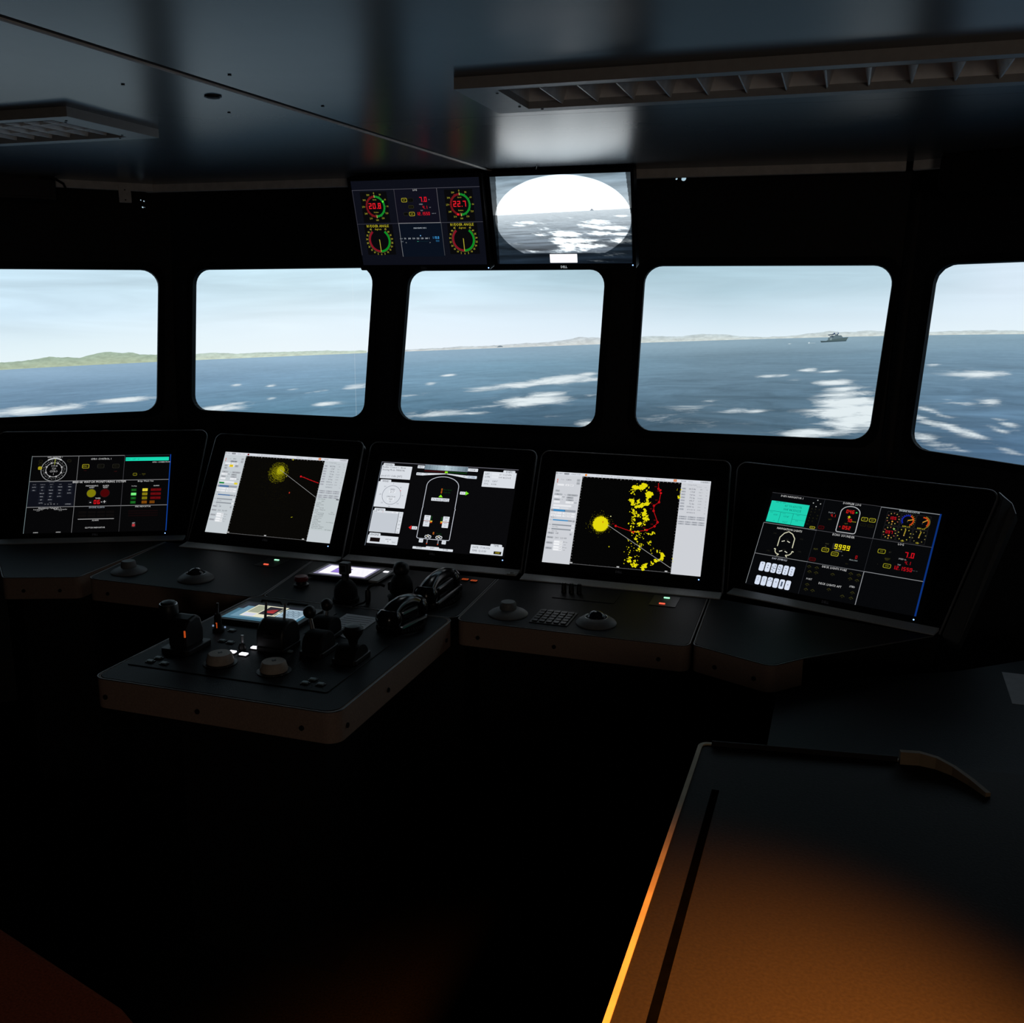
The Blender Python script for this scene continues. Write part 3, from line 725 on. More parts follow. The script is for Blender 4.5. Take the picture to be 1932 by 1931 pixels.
def screen_gyro(A):
    A.group('background'); A.rect(0, 0, 1, 1, (6,6,7), 0)
    A.rect(.005, .34, .33, .665, (14,16,24), .5)
    grid9(A)
    A.group('gyro_dial')
    U, V = .165, .186; A.text('GYRO REPEATER 1', .165, .020, .016, WHT)
    A.arc(U, V, .148, .007, 0, 360, (150,152,154), 1, 48); A.arc(U, V, .093, .007, 0, 360, (165,165,166), 1, 36)
    A.arc(U, V, .150, .016, -32, 32, (190,192,192), 2, 14)
    for k in range(36): A.tick(U, V, .112, .122 if k % 2 else .132, k*10+6, (120,122,122), .005)
    for k in range(8):
        A.tick(U, V, .085, .105, k*45+24, (170,170,170), .018, 2)
    for k in range(4): A.text(('119.8','120','GYRO','1')[k], U, V-.052+k*.036, .026, (170,170,170), 3)
    A.tick(U, V, .07, .142, 2, (150,160,30), .006, 3)
    key(A, .066, .161, .028, .042, (205,190,40), 'GYRO', fill=(150,140,20)); key(A, .066, .11, .028, .035, (38,38,20)); key(A, .066, .07, .028, .035, (34,34,22)); key(A, .268, .07, .028, .035, (36,36,26))
    A.group('gyro_control')
    A.text('GYRO CONTROL 1', .496, .05, .021, WHT)
    key(A, .389, .145, .05, .055, (190,180,40), 'GYRO 1'); key(A, .497, .145, .05, .055, (40,40,34), 'GYRO 2'); key(A, .605, .147, .05, .055, (44,42,34), 'MAG')
    A.text('FAIL', .389, .20, .014, (50,12,12)); A.text('OFF', .605, .22, .016, (56,16,16))
    A.group('gyro_correction')
    A.rect(.672, .034, .985, .082, (24,214,176), 1); A.text('GYRO   LAT  60', .72, .058, .018, (12,120,104), 3)
    A.text('GYRO CORRECTION', .931, .102, .017, WHT)
    key(A, .747, .261, .030, .036, (140,135,30), '2'); A.text('-', .785, .262, .02, (90,90,30)); A.text('MAN', .81, .258, .014, (90,86,24)); A.text('SET', .81, .275, .010, (60,58,20))
    A.group('autopilot_panel')
    for c, (u, n) in enumerate(((.040,2),(.098,6),(.160,5),(.222,4),(.290,3))):
        A.text(('MODE','STEERING','SELECT','LIMIT','ALARM')[c], u, .378, .010, (120,122,130))
        for k in range(n):
            v = .411+k*.041; A.rr(u-.021, v-.015, u+.021, v+.015, (22,25,34), 1, .004); A.text(('AUTO','NFU','FU','TRACK','MAN','SET')[(k+c) % 6], u, v, .012, (168,170,176))
    A.group('speed_key_strip'); A.text('NETWORK', .16, .350, .010, (90,92,100)); A.text('SPEED', .165, .612, .010, (90,92,100))
    for k in range(5): A.text('1234 '[k]+'0', .13+k*.021, .632, .014, (150,152,156))
    A.rr(.262, .622, .318, .648, (24,26,34), 1, .004); A.text('DIMMER', .29, .635, .013, (150,152,158))
    A.group('watch_alarm')
    A.text('BRIDGE WATCH MONITORING SYSTEM', .497, .352, .026, (215,215,215))
    for u, t in ((.447,'PREWARNING'),(.545,'ALARM')): A.text(t, u, .404, .017, (200,200,200)); A.text('RESET', u, .427, .017, (200,200,200))
    A.disc(.447, .50, .056, (56,54,30), 1, 24); A.disc(.447, .50, .051, (122,118,8), 2, 24); A.disc(.543, .50, .056, (44,20,20), 1, 24); A.disc(.543, .50, .051, (70,4,6), 2, 24)
    A.text('TIMER', .497, .568, .017, (200,200,200))
    A.rect(.430, .588, .462, .642, (16,16,18), 1); A.rect(.530, .588, .562, .642, (16,16,18), 1); A.text('-', .446, .610, .055, WHT); A.text('+', .545, .613, .05, WHT)
    A.seg7('06', .495, .615, .052, LED7); A.rect(.520, .612, .529, .62, (200,200,200), 2)
    A.group('watch_unit')
    A.text('Bridge Watch Unit', .828, .352, .018, WHT); A.text('On Duty', .747, .415, .013, WHT); A.text('ALARMS', .908, .415, .014, WHT)
    for k, (c1, c2) in enumerate((((10,70,14),(232,214,60)),((110,240,120),(134,122,16)),((8,78,16),(124,114,14)),((14,90,22),(124,70,10)))):
        v = .467+k*.0532; w = .0185
        A.rect(.748-w, v-.017, .748+w, v+.017, c1, 1); A.text(('BACK','MASTER','2ND','CHIEF')[k], .748, v, .013, tuple(min(255, x+40) for x in c1))
        A.rect(.828-w, v-.018, .828+w, v+.018, c2, 1); A.text(('CALL','ACK','CALL','ALL')[k], .828, v, .014, tuple(x//2 for x in c2))
        if k < 3: A.rect(.869, v-.018, .943, v+.018, (86,6,10), 1); A.text('ALARM  STAGE', .906, v, .013, (130,24,24))
        else: A.rect(.866, v-.017, .902, v+.017, (116,62,8), 1); A.text('POWER', .884, v, .013, (60,30,4))
    A.group('telegraph')
    A.text('Emergency Telegraph 1', .164, .681, .020, WHT)
    for u, t in ((.086,'Port Propeller'),(.242,'Starboard Propeller')): A.text(t, u, .700, .014, WHT); A.text('STOP', u, .717, .012, (150,150,150)); A.text('AHEAD', u, .990, .013, WHT)
    A.group('alarm_list')
    A.text('ENGINE ALARMS', .495, .685, .018, (150,160,170)); A.rect(.369, .828, .622, .836, (160,160,160), 1); A.text('ALARMS', .493, .850, .016, (200,200,200)); A.text('CLUTCH INDICATOR', .494, .942, .018, WHT)
    for r in range(2):
        for k in range(4): A.rect(.37+k*.065, .73+r*.045, .425+k*.065, .76+r*.045, (12,10,10), 1)
    A.group('fire_indicator')
    A.text('FIRE INDICATOR', .821, .683, .018, WHT); A.rect(.750, .885, .778, .945, (34,34,38), 1); A.text('SET', .764, .895, .015, WHT); A.disc(.764, .922, .020, (130,40,44), 2); A.disc(.764, .922, .015, (176,52,56), 3)
    for k in range(3): A.rect(.72, .73+k*.03, .93, .748+k*.03, (16,7,8), 1)

def radar_side(A, blue, dense, day):
    bg = (205,208,214) if day else (196,203,208); ink = (70,74,84); grey = (150,154,162); wht = (232,234,238)
    A.group('title_bar'); A.rect(0, 0, 1, .034, (214,218,226), 1); A.disc(.008, .016, .011, (60,62,70), 2); A.disc(.008, .016, .008, (200,204,210), 3)
    A.text('MENU', .034, .017, .012, ink); A.rr(.058, .006, .088, .028, (160,164,170), 2, .004); A.text('RADAR', .073, .017, .014, ink); A.text('X-BAND 12 NM', .135, .018, .011, (110,114,122))
    A.text('0.00 - AIS selected off - no safety contour crossing', .39, .018, .014, (120,124,130)); A.text('Radar 1-2', .615, .018, .014, ink); A.text('08:15:46', .70, .018, .012, (140,144,150))
    A.rect(.768, .003, .787, .030, (216,110,20), 2); A.text('2', .777, .017, .018, wht); A.text('MODE', .83, .018, .014, ink); A.text('Default', .875, .018, .011, grey)
    A.rr(.935, .008, .995, .026, (190,194,200), 2, .004); A.text('12:15:50', .965, .017, .012, ink)
    A.disc(.195 if not day else .202, .017, .012, (120,14,20) if not day else (230,130,20), 2)
    A.group('left_menu'); A.rect(0, .034, .1805, 1, bg, 1)
    A.line([(.019,.075),(.019,.12)], (200,120,110), .006, 2); A.disc(.019, .09, .006, (210,80,70), 3); A.disc(.019, .115, .006, (190,110,100), 3)
    A.text('Scale', .052, .083, .014, grey); A.text('1:24000' if day else '8000', .092, .083, .016, (40,42,48), 3, 'c', .8)
    for k in range(2): A.rr(.147, .068+k*.034, .170, .096+k*.034, (170,174,180), 2, .006); A.text('<>', .158, .082+k*.034, .010, ink)
    for a, b in ((.022,.066),(.076,.100),(.106,.130)): A.rect(a, .132, b, .153, wht, 2)
    A.text('12', .088, .143, .013, (130,132,140)); A.text('NM', .117, .143, .013, (130,132,140))
    if not day:
        A.rr(.055, .158, .102, .182, wht, 1.5, .005); A.rr(.060, .105, .118, .126, (150,154,160), 2, .008); A.text('1:750 000', .089, .115, .014, (40,42,48))
        A.rr(.020, .160, .046, .183, (176,180,184), 2, .006); A.text('HU', .033, .171, .013, ink); A.rr(.062, .157, .094, .187, (236,206,40), 2, .006); A.text('OFF', .078, .172, .013, (140,110,10))
        A.rr(.107, .157, .138, .187, (170,174,178), 2, .010); A.text('RM', .122, .172, .014, ink); A.rr(.022, .192, .048, .212, (168,172,178), 2, .006); A.text('TM', .035, .202, .012, ink)
    else: A.rr(.014, .200, .044, .222, (176,180,184), 2, .006); A.text('True', .029, .211, .012, ink)
    y = .240
    A.rr(.012, y, .066, y+.020, (172,176,182), 2, .008); A.text('EBL 1', .039, y+.010, .012, ink); A.text('deg', .084, y+.010, .012, grey); A.rr(.097, y, .168, y+.022, (168,172,178), 2, .008); A.text('Rel  Cursor', .132, y+.011, .012, ink)
    A.rect(.012, y+.026, .060, y+.048, wht, 2); A.text('0.25', .048, y+.037, .012, grey); A.text('NM', .076, y+.037, .013, ink)
    A.rr(.095, y+.030, .142, y+.052, (166,170,176), 2, .008); A.text('VRM 1', .118, y+.041, .013, ink)
    A.rr(.012, y+.058, .056, y+.078, (172,176,182), 2, .008); A.text('Guard', .034, y+.068, .012, ink); A.text('off', .068, y+.066, .012, grey); A.rr(.094, y+.058, .146, y+.078, (170,174,180), 2, .008); A.text('Offset', .12, y+.068, .012, ink); A.text('on', .162, y+.066, .010, grey)
    A.rect(.014, y+.082, .056, y+.106, wht, 2); A.rect(.094, y+.080, .146, y+.106, wht, 2); A.text('0.0', .13, y+.094, .012, grey); A.text('NM', .16, y+.094, .013, ink)
    A.rect(.016, .363, .136, .384, wht, 2); A.text('v', .152, .374, .012, grey)
    if not day: A.rect(.013, .378, .055, .398, (30,132,64), 3); A.rr(.138, .376, .166, .400, (226,206,50), 3, .006)
    else: A.rect(.014, .392, .060, .410, wht, 2); A.rect(.066, .392, .12, .410, (216,220,226), 2)
    A.rr(.006, .415, .170, .440, (150,156,166), 2, .006); A.rr(.022, .417, .100, .438, blue, 3, .004); A.text('Tuning', .014, .428, .010, ink); A.text('A', .098, .428, .016, (40,50,70), 4)
    for k in range(2):
        A.rect(.010, .447+k*.028, .080, .467+k*.028, wht, 2); A.rect(.086, .447+k*.028, .168, .467+k*.028, wht, 2)
        A.text('Sweep 10'[k*2:], .032, .457+k*.028, .012, grey); A.text('Trails 6 min', .122, .457+k*.028, .012, grey)
    A.text('Radar 1', .03, .505, .014, (120,124,130))
    for k, (a, c) in enumerate(((.528, blue), (.580, (140,146,154)), (.626, (140,146,154)))):
        A.rect(.028, a, .155, a+.013, (128,134,142), 2); A.rect(.028, a, .128 if k == 0 else .150, a+.013, c, 3); A.text(('Gain','Rain','Sea')[k], .014, a+.006, .012, (120,124,130))
        A.rr(.158, a-.004, .174, a+.020, wht if k else (170,174,180), 2, .006); A.text('Auto'[k:], .166, a+.008, .010, ink)
        if k: A.text('Auto Rain' if k == 1 else 'Auto Sea', .05, a+.028, .012, (110,114,120))
    A.rr(.006, .668, .050, .688, (172,176,182), 2, .008); A.text('Range', .028, .678, .013, ink); A.text('Off', .068, .678, .018, ink); A.rr(.152, .668, .166, .690, (172,176,182), 2, .006); A.text('+', .159, .679, .012, ink)
    A.rr(.006, .716, .050, .736, (172,176,182), 2, .008); A.text('Bearing', .028, .726, .012, ink); A.text('234.5°', .074, .726, .016, (80,84,92), 3, 'c', .8); A.text('3.20 NM', .116, .726, .016, (80,84,92), 3, 'c', .8)
    for k in range(2):
        A.rr(.006, .774+k*.058, .052, .796+k*.058, (172,176,182), 2, .008); A.text('CPA lim', .029, .785+k*.058, .012, ink)
        for j in range(2): A.rect(.058, .757+k*.058+j*.027, .114, .779+k*.058+j*.027, (240,242,245), 2); A.text('Off', .102, .768+k*.058+j*.027, .015, (110,114,120)); A.text('NM min'[j*3:], .132, .768+k*.058+j*.027, .011, (110,114,120))
    A.group('right_menu'); A.rect(.8195, .034, 1, 1, bg, 1)
    A.text('COCC', .836, .052, .010, grey); A.text('Conning Display', .886, .052, .012, (130,134,142), 3, 'c', .8); A.text('SOURCE', .93, .070, .010, grey); A.text('deg', .97, .068, .010, grey)
    rows = (('TIME', '08:15:46', 'GPS'), ('HDG', '119.8°', 'Gyro 1'), ('ROT', '9.4°/m', 'Gyro'), ('STW', '7.3 kn', 'Doppler'), ('COG', '095.3°' if day else '096.0°', 'DGPS'), ('SOG', '7.2 kn' if day else '6.9 kn', 'DGPS'), ('DEPTH', '10000 m', 'Echo'), ('POSN', '60°10.631\' N', 'DGPS'), ('', '004°44.506\' E', ''))
    for k, (a, b, c) in enumerate(rows):
        v = .096+k*.0315
        if a: A.rr(.824, v-.010, .852, v+.010, (182,186,194), 2, .006); A.text(a, .838, v, .011, ink)
        A.text(b, .912 if k < 7 else .897, v, .018 if k < 7 else .013, (52,56,78), 3, 'r' if k < 7 else 'c', .78); A.text(c, .945, v, .011, (110,114,122)); A.text('kn'[k % 2:], .982, v, .012, (140,144,150))
    for k in range(4):
        for j in range(3 if k < 2 else 4):
            w = .165/(3 if k < 2 else 4); A.rr(.826+j*w, .388+k*.022+(k > 1)*.010, .826+(j+.92)*w, .402+k*.022+(k > 1)*.010, (166,170,178), 2, .005); A.text('Route Mark Plot Info'.split()[(j+k) % 4], .826+(j+.46)*w, .395+k*.022+(k > 1)*.010, .010, ink)
    if dense:
        A.rect(.822, .484, .998, .862, (190,199,202), 2)
        A.text('Chart Display', .862, .492, .013, ink, 4); A.rect(.974, .482, .996, .494, (70,74,80), 3)
        L = [('INFO', 1), ('Standard', 0), ('Radar overlay', 0), ('Names', 0), ('ROUTE', 1), ('Route 1 Waypoint', 0), ('Track', 0), ('Route Monitoring', 0), ('STANDARD', 1), ('Shallow Contour', 0), ('Depth contour', 0), ('Soundings', 0), ('Isolated Danger', 0), ('Drying line', 0), ('Light characters', 0), ('Display Base Category', 0), ('Paper chart symbols', 0)]
        for k, (t, h) in enumerate(L): A.text(t, .86+h*.018 if h else .832, .520+k*.0198, .0125, (84,90,94), 4, 'c' if h else 'l')
        for v, t in ((.640,'Own'),(.660,'Tactical Info'),(.760,'Cross Hatched'),(.848,'Full Category')): A.text(t, .965, v, .012, (84,90,94), 4)

def radar_frame(A, seedv):
    A.group('radar_scale'); rng = random.Random(seedv)
    A.rect(.183, .986, .8195, .989, (110,110,112), 1)
    for k in range(26):
        u = .186+k*.0247; h = .014 if k % 5 else .024
        A.rect(u, .036, u+.0015, .036+h*.6, (190,190,190), 1)
        A.rect(u, .988-h*.35, u+.001, .988, (120,120,120), 1)
    for u in (.19, .49, .79): A.rect(u-.008, .972, u+.008, .984, (190,190,190), 1)
    for k in range(30):
        v = .06+k*.031; A.rect(.183, v, .183+rng.choice((.003,.004,.006)), v+.003, (170,170,170), 1); A.rect(.8185-rng.choice((.003,.004,.006)), v, .8185, v+.003, (150,150,150), 1)

def screen_radar_a(A):
    A.group('background'); A.rect(0, 0, 1, 1, (5,5,5), 0); A.rect(.18, .034, .82, 1, (8,7,5), .5)
    radar_side(A, (72,110,160), True, False); radar_frame(A, 1)
    A.group('radar_clutter'); rng = random.Random(11); U, V = .489, .185
    A.disc(.472, .212, .085, (70,68,4), 1, 32, 1.0)
    for k in range(1500):
        a = rng.uniform(0, 360); r = rng.random()**.75*.135
        cx, cy = .474, .216; u = cx+r*.6124*math.sin(R(a)); v = cy-r*.98*math.cos(R(a))
        d = math.hypot((u-U)/.6124, v-V); b = rng.uniform(.45, 1)*(1-.45*r/.135)
        w = rng.uniform(.0012, .0030)
        if int(d/.0135) % 2 and rng.random() < .65: continue
        A.rect(u-w, v-.0026, u+w, v+.0026, (int(196*b), int(190*b), int(16*b)), 2)
    for r in (.018, .030, .045): A.arc(U, V, r, .006, 0, 360, (204,200,24), 3, 20)
    A.disc(U, V, .006, (230,228,120), 4)
    for k in range(700):
        u = rng.gauss(.47, .10); v = rng.gauss(.34, .20)
        if .19 < u < .81 and .05 < v < .95: c = rng.randint(18, 46); A.rect(u, v, u+.0018, v+.003, (c, c-2, 4), 1)
    A.line([(.490,.185),(.817,.481)], (150,150,150), .004, 3)
    A.group('route_marks')
    A.line([(.661,.243),(.700,.258),(.735,.276),(.77,.290),(.808,.307)], (176,18,24), .008, 3); A.disc(.661, .243, .011, (214,20,28), 4)
    for u, v in ((.690,.252),(.72,.268),(.745,.278),(.775,.292),(.806,.305)): A.disc(u, v, .006, (190,20,26), 4)
    A.rect(.596, .446, .606, .451, (210,60,40), 3); A.rect(.599, .438, .602, .459, (210,60,40), 3)
    A.poly([(.657,.741),(.668,.735),(.671,.730),(.660,.734)], (196,190,20), 3); A.disc(.568, .046, .007, (214,206,40), 3); A.disc(.548, .256, .005, (190,184,60), 3)

def blob(A, rng, u, v, r, col, L=2, ecc=1.0, rot=0):
    n = rng.choice((7, 8, 9, 11)); p = []
    for i in range(n):
        a = 2*math.pi*i/n; q = r*rng.choice((.45, .75, 1.0, 1.25))*rng.uniform(.8, 1.1); x, y = q*math.cos(a)*ecc, q*math.sin(a)
        p.append((u+(x*math.cos(rot)-y*math.sin(rot))*.6125, v+(x*math.sin(rot)+y*math.cos(rot))))
    A.poly(p, col, L)
def screen_radar_b(A):
    A.group('background'); A.rect(0, 0, 1, 1, (4,4,4), 0)
    radar_side(A, (60,140,196), False, True); radar_frame(A, 2)
    A.group('radar_clutter'); rng = random.Random(5); Y = (226,216,14); U, V = .343, .540
    A.disc(U, V, .078, Y, 2, 40)
    for k in range(700):
        a = rng.uniform(0, 6.283); r = abs(rng.gauss(.078, .012 if k < 420 else .04)); u = U+r*.6125*math.cos(a); v = V+r*math.sin(a); b = 1 if r < .085 else rng.uniform(.25, .6)
        A.rect(u-.0014, v-.0022, u+.0014, v+.0022, tuple(int(c*b) for c in Y), 3)
    A.group('own_ship_mark'); A.rect(.350, .516, .362, .519, (190,90,10), 4); A.rect(.3545, .506, .3575, .529, (190,90,10), 4)
    A.disc(.401, .450, .006, (220,216,150), 3); A.disc(.417, .775, .006, (190,180,20), 3)
    A.group('land_echoes')
    def run(pts, rr, n, ecc=1.6, rot=.5):
        for _ in range(n):
            i = rng.randrange(len(pts)-1); w = rng.random(); a, b = pts[i], pts[i+1]
            blob(A, rng, a[0]+(b[0]-a[0])*w+rng.gauss(0, .007), a[1]+(b[1]-a[1])*w+rng.gauss(0, .010), rr*rng.choice((.3, .45, .7, 1.0)), Y, 2, ecc, rot+rng.gauss(0, .3))
    run([(.585,.060),(.545,.115),(.52,.13)], .018, 12, 1.7, -.6); run([(.60,.055),(.565,.115)], .024, 8, 1.6, -.7); run([(.505,.12),(.53,.20)], .009, 10, 1.2, .8)
    run([(.612,.15),(.628,.20),(.622,.245)], .032, 16, .9, 0); run([(.520,.250),(.528,.32)], .020, 12, 1.0, .4); run([(.545,.26),(.57,.29)], .026, 8, 1.0, .3)
    run([(.545,.345),(.60,.30),(.617,.27)], .018, 14, 1.9, -.45); run([(.613,.35),(.612,.42),(.63,.47)], .028, 18, .8, 0); run([(.535,.35),(.55,.41),(.545,.47)], .013, 22, 1.0, .6)
    run([(.575,.41),(.56,.46)], .011, 10, 1.0, .6); run([(.545,.48),(.548,.56)], .010, 14, .8, .4); run([(.592,.50),(.582,.55)], .017, 12, 1.0, .5); run([(.62,.48),(.612,.51)], .008, 5)
    run([(.535,.58),(.56,.62)], .008, 5); run([(.592,.595),(.602,.61)], .013, 6); run([(.635,.60),(.67,.60)], .010, 7, 1.4, .3); run([(.675,.58),(.692,.60)], .007, 4)
    run([(.582,.655),(.588,.66)], .012, 4); run([(.608,.70),(.618,.76)], .010, 14, 1.0, .7); run([(.655,.69),(.672,.685)], .013, 5, 1.2, -.3); run([(.66,.71),(.672,.72)], .008, 4)
    run([(.575,.785),(.615,.78)], .010, 10, 1.6, .2); run([(.69,.74),(.68,.80)], .007, 7, .8, .2); run([(.725,.76),(.727,.79)], .012, 6, .7, .1)
    run([(.75,.80),(.756,.87)], .026, 14, .8, .1); run([(.715,.885),(.74,.875)], .015, 9, 1.4, -.2); run([(.54,.80),(.545,.86),(.54,.92)], .008, 14, .8, .3)
    run([(.552,.89),(.55,.91)], .014, 6); run([(.57,.90),(.61,.94)], .012, 10, 1.6, .7); run([(.59,.955),(.60,.94)], .014, 5); run([(.635,.965),(.66,.945)], .023, 10, 1.2, .4); run([(.695,.925),(.70,.93)], .011, 3, 1.8, .7)
    run([(.808,.18),(.812,.21)], .016, 6, .8, 0); run([(.813,.10),(.815,.13)], .010, 5, .5, 0); run([(.815,.83),(.816,.86)], .006, 3)
    for k in range(60): blob(A, rng, rng.uniform(.51, .63), rng.uniform(.07, .95), rng.uniform(.003, .008), Y)
    A.line([(.388,.544),(.817,.942)], (160,160,160), .0045, 3)
    A.group('route_marks'); RD = (206,16,24)
    pts = [(.441,.549),(.557,.600),(.640,.567),(.685,.521),(.701,.476),(.667,.358),(.665,.302),(.694,.261),(.698,.162),(.680,.117),(.675,.052)]
    for a, b in zip(pts, pts[1:]):
        n = max(2, int(math.hypot((b[0]-a[0])/.6125, b[1]-a[1])/.014))
        for k in range(n):
            w0, w1 = k/n, (k+.68)/n; A.line([(a[0]+(b[0]-a[0])*w0, a[1]+(b[1]-a[1])*w0), (a[0]+(b[0]-a[0])*w1, a[1]+(b[1]-a[1])*w1)], RD, .007, 3)
    for k, (u, v) in enumerate(pts[:-1]):
        if k in (0, 1, 2, 8): A.disc(u, v, .0115, RD, 4)
        else: A.arc(u, v, .009, .006, 0, 360, RD, 4, 12)
        A.text('WP%d' % k, u-.018, v-.02, .010, (140,14,20), 4)
    A.disc(.694, .130, .010, RD, 4)

def screen_conning(A):
    A.group('background'); A.rect(0, 0, 1, 1, (9,9,11), 0)
    A.group('grid_lines'); A.rect(0, 0, 1, .006, (110,110,120), 1); A.rect(0, 0, .004, 1, (96,104,116), 1)
    P = (216,221,228); K = (40,44,56); Lt = (196,202,210)
    def card(nm, a, b, c, d, t0, t1, title, right=False):
        A.group(nm); A.rr(a, b, c, d, P, 1, .006); A.rr(t0, b-.026, t1, b+.02, P, 1.2, .010); A.text(title, (t0+t1)/2, b-.006, .022, K, 3)
    card('orders_card', .009, .042, .236, .198, .017, .100, 'ORDERS')
    A.text('Rudder Control 1 - Brow', .016, .062, .020, K, 3, 'l'); A.text('Steering Mode: MANUAL', .016, .094, .020, K, 3, 'l'); A.text('speed -0.1 -2.6kn [WT]', .016, .166, .020, K, 3, 'l')
    card('wind_card', .006, .238, .237, .541, .019, .100, 'WIND')
    A.arc(.122, .392, .111, .004, 0, 360, (90,96,112), 2, 40)
    for k in range(8): A.polar_text(str(k*45), .122, .392, .136, k*45, .014, (90,96,110))
    A.text('SPEED', .124, .325, .016, K, 3); A.rect(.100, .338, .148, .368, (228,232,238), 2); A.text('21.7', .124, .353, .022, K, 3); A.text('DIRECTION', .122, .412, .015, K, 3); A.rect(.100, .424, .146, .456, (228,232,238), 2); A.text('060', .122, .440, .024, K, 3); A.text('45', .122, .468, .012, K, 3)
    A.disc(.184, .335, .006, (220,70,90), 3, 8)
    card('depth_card', .010, .582, .236, .834, .018, .100, 'DEPTH')
    A.rect(.012, .606, .204, .830, Lt, 1.6); A.rect(.203, .586, .206, .832, (40,40,44), 2); A.text('Limit', .030, .594, .014, K, 3); A.text('5', .085, .596, .016, (190,80,80), 3); A.rr(.150, .586, .196, .604, (228,230,236), 2, .004); A.text('9999', .173, .595, .012, (110,114,120), 3)
    for k in range(6): A.text(('0','50','100','200','300','400')[k], .221, .600+k*.044, .013, (80,84,92), 3)
    card('engine_card', .011, .873, .236, .967, .018, .101, 'ENGINE')
    A.rect(.031, .901, .104, .948, (18,10,10), 2); A.text('start air', .165, .908, .016, K, 3); A.rect(.145, .922, .185, .948, (228,232,238), 2); A.text('30', .165, .935, .016, K, 3); A.text('[bar]', .208, .937, .014, (90,94,104), 3)
    A.group('heading_tape')
    for k in range(16): A.rect(.328+k*.0197, .005, .328+(k+1)*.0197, .063, tuple(int(a+(b-a)*(1-abs(k-7.5)/8)) for a, b in zip((104,122,134), (186,206,216))), 1)
    for k in range(6): u = .365+k*.053; A.rect(u-.001, .008, u+.001, .016, (40,60,76), 2); A.text(str(100+k*10)[:3], u, .034, .012, (50,70,86), 3); A.rect(u-.001, .050, u+.001, .060, (40,60,76), 2)
    A.poly([(.478,.004),(.492,.004),(.485,.018)], (210,235,245), 3)
    A.rr(.275, .018, .326, .053, P, 1, .006); A.text('HDT', .300, .035, .020, K, 3); A.rr(.643, .019, .716, .055, P, 1, .006); A.text('119.8°', .68, .037, .020, K, 3)
    A.group('turn_rate_bar')
    A.rr(.275, .104, .331, .136, P, 1, .006); A.text('ROT', .298, .12, .020, K, 3); A.rr(.642, .105, .716, .138, (206,216,228), 1, .006); A.text('ST°/MIN', .679, .122, .018, (50,70,110), 3)
    A.poly([(.331,.105),(.485,.096),(.493,.104),(.331,.134)], P, 1); A.poly([(.493,.104),(.500,.097),(.642,.106),(.642,.137)], P, 1)
    A.text('-100', .350, .117, .014, K, 3); A.text('100', .625, .119, .014, K, 3)
    A.rect(.330, .070, .485, .088, (52,14,16), 1); A.rect(.5, .072, .64, .086, (14,52,16), 1); A.rr(.481, .072, .502, .092, (150,236,30), 2, .006)
    A.group('position_card')
    A.rr(.760, .042, .991, .222, P, 1, .006); A.rr(.896, .018, .980, .06, P, 1.2, .010); A.text('DGPS', .938, .034, .022, K, 3)
    A.text('LAT', .773, .070, .020, K, 3, 'l'); A.text('LON', .773, .104, .020, K, 3, 'l'); A.rect(.82, .058, .965, .084, (226,230,236), 2); A.rect(.82, .092, .965, .118, (226,230,236), 2)
    A.text('60°10.6314\'N', .958, .071, .019, K, 3, 'r'); A.text('004°44.5506\'E', .958, .105, .019, K, 3, 'r'); A.text('COG    124.0°', .773, .152, .019, K, 3, 'l'); A.text('SOG    6.6 kt', .773, .185, .019, K, 3, 'l')
    A.group('hull_outline'); H = (190,194,204)
    top = [(.368+.116*(1-math.cos(a))*1.0, .250-.113*math.sin(a)) for a in [i*math.pi/20 for i in range(21)]]
    hull = top+[(.600,.256),(.601,.500),(.606,.512),(.602,.520),(.602,.857),(.596,.866),(.485,.868),(.378,.866),(.366,.856),(.367,.512),(.371,.505),(.368,.498),(.368,.250)]
    A.line(hull, H, .0075, 2)
    A.group('speed_box#1')
    A.rr(.419, .388, .549, .424, P, 1, .005); A.text('7.0 knots [WT]', .484, .406, .022, K, 3); A.poly([(.468,.378),(.498,.378),(.483,.348)], (140,240,40), 2)
    A.group('speed_box#2'); A.rr(.616, .296, .655, .330, P, 1, .005); A.text('0.1', .635, .313, .022, K, 3); A.poly([(.657,.288),(.680,.313),(.657,.338)], (120,230,40), 2)
    A.group('speed_box#3'); A.rr(.318, .735, .357, .771, P, 1, .005); A.text('0.8', .338, .753, .022, K, 3); A.poly([(.314,.728),(.294,.752),(.314,.776)], (220,30,30), 2)
    A.group('thruster_readout'); A.seg7('0', .485, .288, .024, (214,110,30)); A.seg7('0', .485, .320, .024, (214,110,30)); A.text('Bow thrust', .525, .287, .016, (10,60,20), 3); A.text('Stern thr.', .525, .318, .016, (10,60,20), 3); A.seg7('0', .483, .797, .026, (220,120,40)); A.text('0.0 deg', .52, .797, .016, (10,60,20), 3)
    for a, g, s in ((.394, .442, 1), (.530, .516, -1)):
        A.group('engine_box#%d' % s)
        A.rr(a, .596, a+.045, .658, P, 1, .004); A.rr(a, .664, a+.045, .726, P, 1, .004); A.rect(a, .660, a+.045, .6625, (220,120,110), 2)
        for k, t in enumerate(('RPM','120','pitch','30')): A.text(t, a+.0225, .612+k*.031, .013, K, 3)
        A.rect(g, .604, g+.008, .655, (14,56,16), 1); A.rr(g-.001, .656, g+.015, .667, (240,214,80), 2, .003); A.rr(g-.001, .668, g+.013, .682, (206,70,16), 2, .003)
